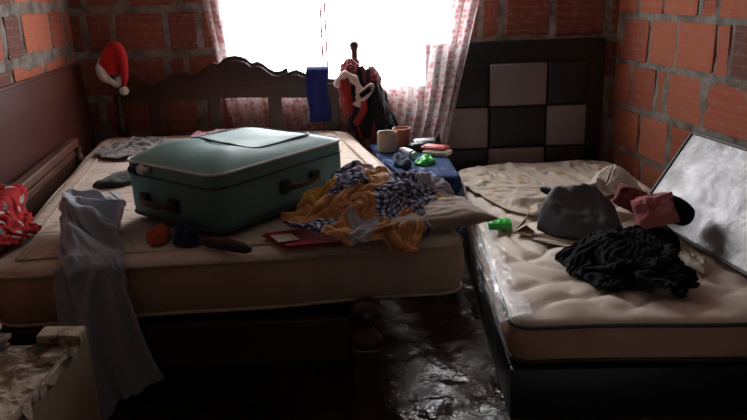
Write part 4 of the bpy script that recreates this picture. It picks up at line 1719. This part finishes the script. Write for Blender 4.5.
root = thing('brown_card', (.66, 2.80, ZR), 'folded brown cardboard flap beside the slate grey bag', 'cardboard')
leaf([(.585, 2.765, ZR + .016), (.645, 2.71, ZR + .016), (.672, 2.765, ZR + .016), (.655, 2.85, ZR + .016)], .004, 'base', 'card_brown')
leaf([(.592, 2.775, ZR + .022), (.652, 2.86, ZR + .022), (.672, 2.865, ZR + .075), (.640, 2.79, ZR + .065)], .003, 'flap', 'card_brown')
root = thing('papers', (.75, 2.62, ZR), 'loose soiled papers tucked under the slate grey bag', 'papers')
leaf([(.62, 2.72, ZR + .004), (.80, 2.58, ZR + .004), (.90, 2.66, ZR + .004), (.74, 2.76, ZR + .004)], .0015, 'sheet', 'paper')
leaf([(.64, 2.70, ZR + .0065), (.83, 2.60, ZR + .0065), (.90, 2.68, ZR + .0065), (.76, 2.75, ZR + .0065)], .0015, 'sheet', 'cream_box')
leaf([(.66, 2.74, ZR + .009), (.79, 2.62, ZR + .009), (.86, 2.68, ZR + .009), (.75, 2.77, ZR + .009)], .0015, 'sheet', 'card_brown')

root = thing('pink_pouch', (1.10, 2.62, .40), 'dusty pink pouch with black trim lying on the black clothes', 'pouch')
link('body', pillow_mesh(.16, .13, .05, place((1.10, 2.60, .505), math.radians(52), math.radians(-16), math.radians(-14)), 361, 30, .016, 1.6, pinch=.02), 'pink', root)
link('end_panel', pillow_mesh(.10, .14, .07, place((1.185, 2.60, .505), math.radians(62), math.radians(-62), math.radians(-10)), 362, 24, .02, 4, rnd=True), 'black_cloth', root)
link('lining', pillow_mesh(.14, .11, .04, place((1.045, 2.70, .525), math.radians(34), math.radians(22), -.35), 363, 24, .016, 1.8, pinch=.03), 'maroon', root)
link('flap', pillow_mesh(.12, .045, .016, place((1.095, 2.625, .548), math.radians(30), math.radians(-14), -.25), 366, 18, .005, 2, pinch=.02), 'pink', root)
mtx = FRAME
root = thing('framed_print', mtx @ Vector((PW / 2, 0, 0)), 'dirty glossy framed print propped beside the right brick wall', 'picture')
def fbar(a, b, w, d, name, mat):
    a, b = Vector((*a, 0)), Vector((*b, 0))
    mb = MB()
    t_ = (b - a).normalized()
    mb.box((0, 0, 0), ((b - a).length, w, d), (0, 0, 0), .003)
    ang_ = math.atan2(t_.y, t_.x)
    bmesh.ops.transform(mb.bm, matrix=mtx @ Matrix.Translation((a + b) / 2) @ Matrix.Rotation(ang_, 4, 'Z'), verts=mb.bm.verts)
    return mb.build(name, mat, root)
for a, b in (((0, 0), (PW, 0)), ((0, PH), (PW, PH)), ((0, 0), (0, PH)), ((PW, 0), (PW, PH))):
    fbar(a, b, .014, .020, 'frame_bar', 'black_rubber')
mb = MB()
mb.box((1.415, 2.50, .505), (.025, .03, .25), (0, 0, 0), .003)
mb.build('back_strut', 'dark_wood', root)
mb = MB()
mb.box((PW / 2, PH / 2, 0), (PW - .01, PH - .01, .008))
bmesh.ops.transform(mb.bm, matrix=mtx, verts=mb.bm.verts)
mb.build('print', 'print', root)

# torn clear plastic along the small mattress edge
nu, nv = 26, 90
U, V = np.meshgrid(np.linspace(0, 1, nu), np.linspace(0, 1, nv))
yy = 2.0 + .92 * V
xe = .425 + (yy - 2.0) * .035
wv_ = U * .20
xo = np.where(wv_ < .09, xe + .075 - wv_, xe - .018 - .02 * np.sin((wv_ - .09) * 20))
zo = np.where(wv_ < .09, .364 - .03 * np.clip((wv_ - .05) / .04, 0, 1) ** 2, .334 - (wv_ - .09) * 1.0)
env_ = .35 + .65 * V
nz1 = fbm(U * 3, V * 14, 371, 1.5, 4, True)
xo = xo - .008 * (1 + nz1) * 1.2
zo = zo + .012 * (1 + fbm(U * 4, V * 16, 372, 1.3, 4, True)) * .5
xo = xo + .03 * fbm(V * 9, U * .2, 373, 1, 3) * (1 - U)
o = link('plastic_wrap', grid_mesh('plastic_wrap', np.stack([xo, yy, zo], -1)), 'film')
tag(o, 'torn crinkled clear plastic wrap along the left edge of the cream mattress', 'plastic wrap')

# ------------------------------------------------------------------ broken cabinet in the foreground
CX0, CX1, CY0, CY1, CZ = -1.16, -.705, .92, 1.54, .60
root = thing('broken_cabinet', ((CX0 + CX1) / 2, (CY0 + CY1) / 2, 0), 'broken cream cabinet with peeling rotten top in front of the big bed', 'cabinet')
def bx(name, a, b, mat, bev=.003):
    mb = MB()
    mb.box([(p + q) / 2 for p, q in zip(a, b)], [abs(q - p) for p, q in zip(a, b)], (0, 0, 0), bev)
    return mb.build(name, mat, root)
bx('side_panel', (CX1 - .018, CY0, 0), (CX1, CY1, CZ - .004), 'laminate')
bx('side_panel', (CX0, CY0, 0), (CX0 + .018, CY1, CZ - .02), 'laminate')
bx('back_panel', (CX0 + .018, CY1 - .012, 0), (CX1 - .018, CY1, CZ - .03), 'laminate')
bx('front_panel', (CX0 + .018, CY0, 0), (CX1 - .018, CY0 + .016, CZ - .03), 'laminate')
X, Y = np.meshgrid(np.linspace(CX0 + .005, CX1 - .012, 70), np.linspace(CY0 + .005, CY1 - .05, 90))
er = fbm(X, Y, 381, 9, 5)
Zt = CZ - .012 + .012 * er + .010 * np.clip(er - .1, 0, 1) * 3
Pt = np.stack([X, Y, Zt], -1)
o = link('rotten_top', grid_mesh('rotten_top', Pt), 'peeled', root, smooth=False)
md = o.modifiers.new('thickness', 'SOLIDIFY')
md.thickness = .02
md.offset = -1
mb = MB()
mb.box((CX1 - .048, CY1 - .030, CZ + .006), (.10, .055, .028), (.0, .06, .05), .004)
mb.build('corner_block', 'peeled', root)
g = random.Random(5)
for k in range(11):
    y = CY0 + .06 + k * .045 + g.uniform(-.012, .012)
    w = g.uniform(.015, .035)
    h = g.uniform(.012, .035)
    mb = MB()
    pts = [(-w, .004), (-w * .3, .010), (w * .5, .006), (w, .0), (w * .6, -h * .7), (w * .1, -h), (-w * .6, -h * .5)]
    mb.prism(pts, .003, Matrix.Translation((CX1 + .002, y, CZ + .002)) @ Matrix.Rotation(math.radians(90), 4, 'Z') @ Matrix.Rotation(math.radians(90), 4, 'X') @ Matrix.Rotation(g.uniform(-.25, .25), 4, 'X'))
    mb.build('laminate_flake', 'peeled', root)
for k in range(4):
    mb = MB()
    mb.box((-.925 + g.uniform(-.01, .01), 1.47 + g.uniform(-.02, .02), CZ + .008 + k * .014), (.13 - k * .018, .085 - k * .01, .011), (g.uniform(-.06, .06), g.uniform(-.08, .08), g.uniform(-.3, .3)), .002)
    mb.build('loose_layer', 'peeled', root)
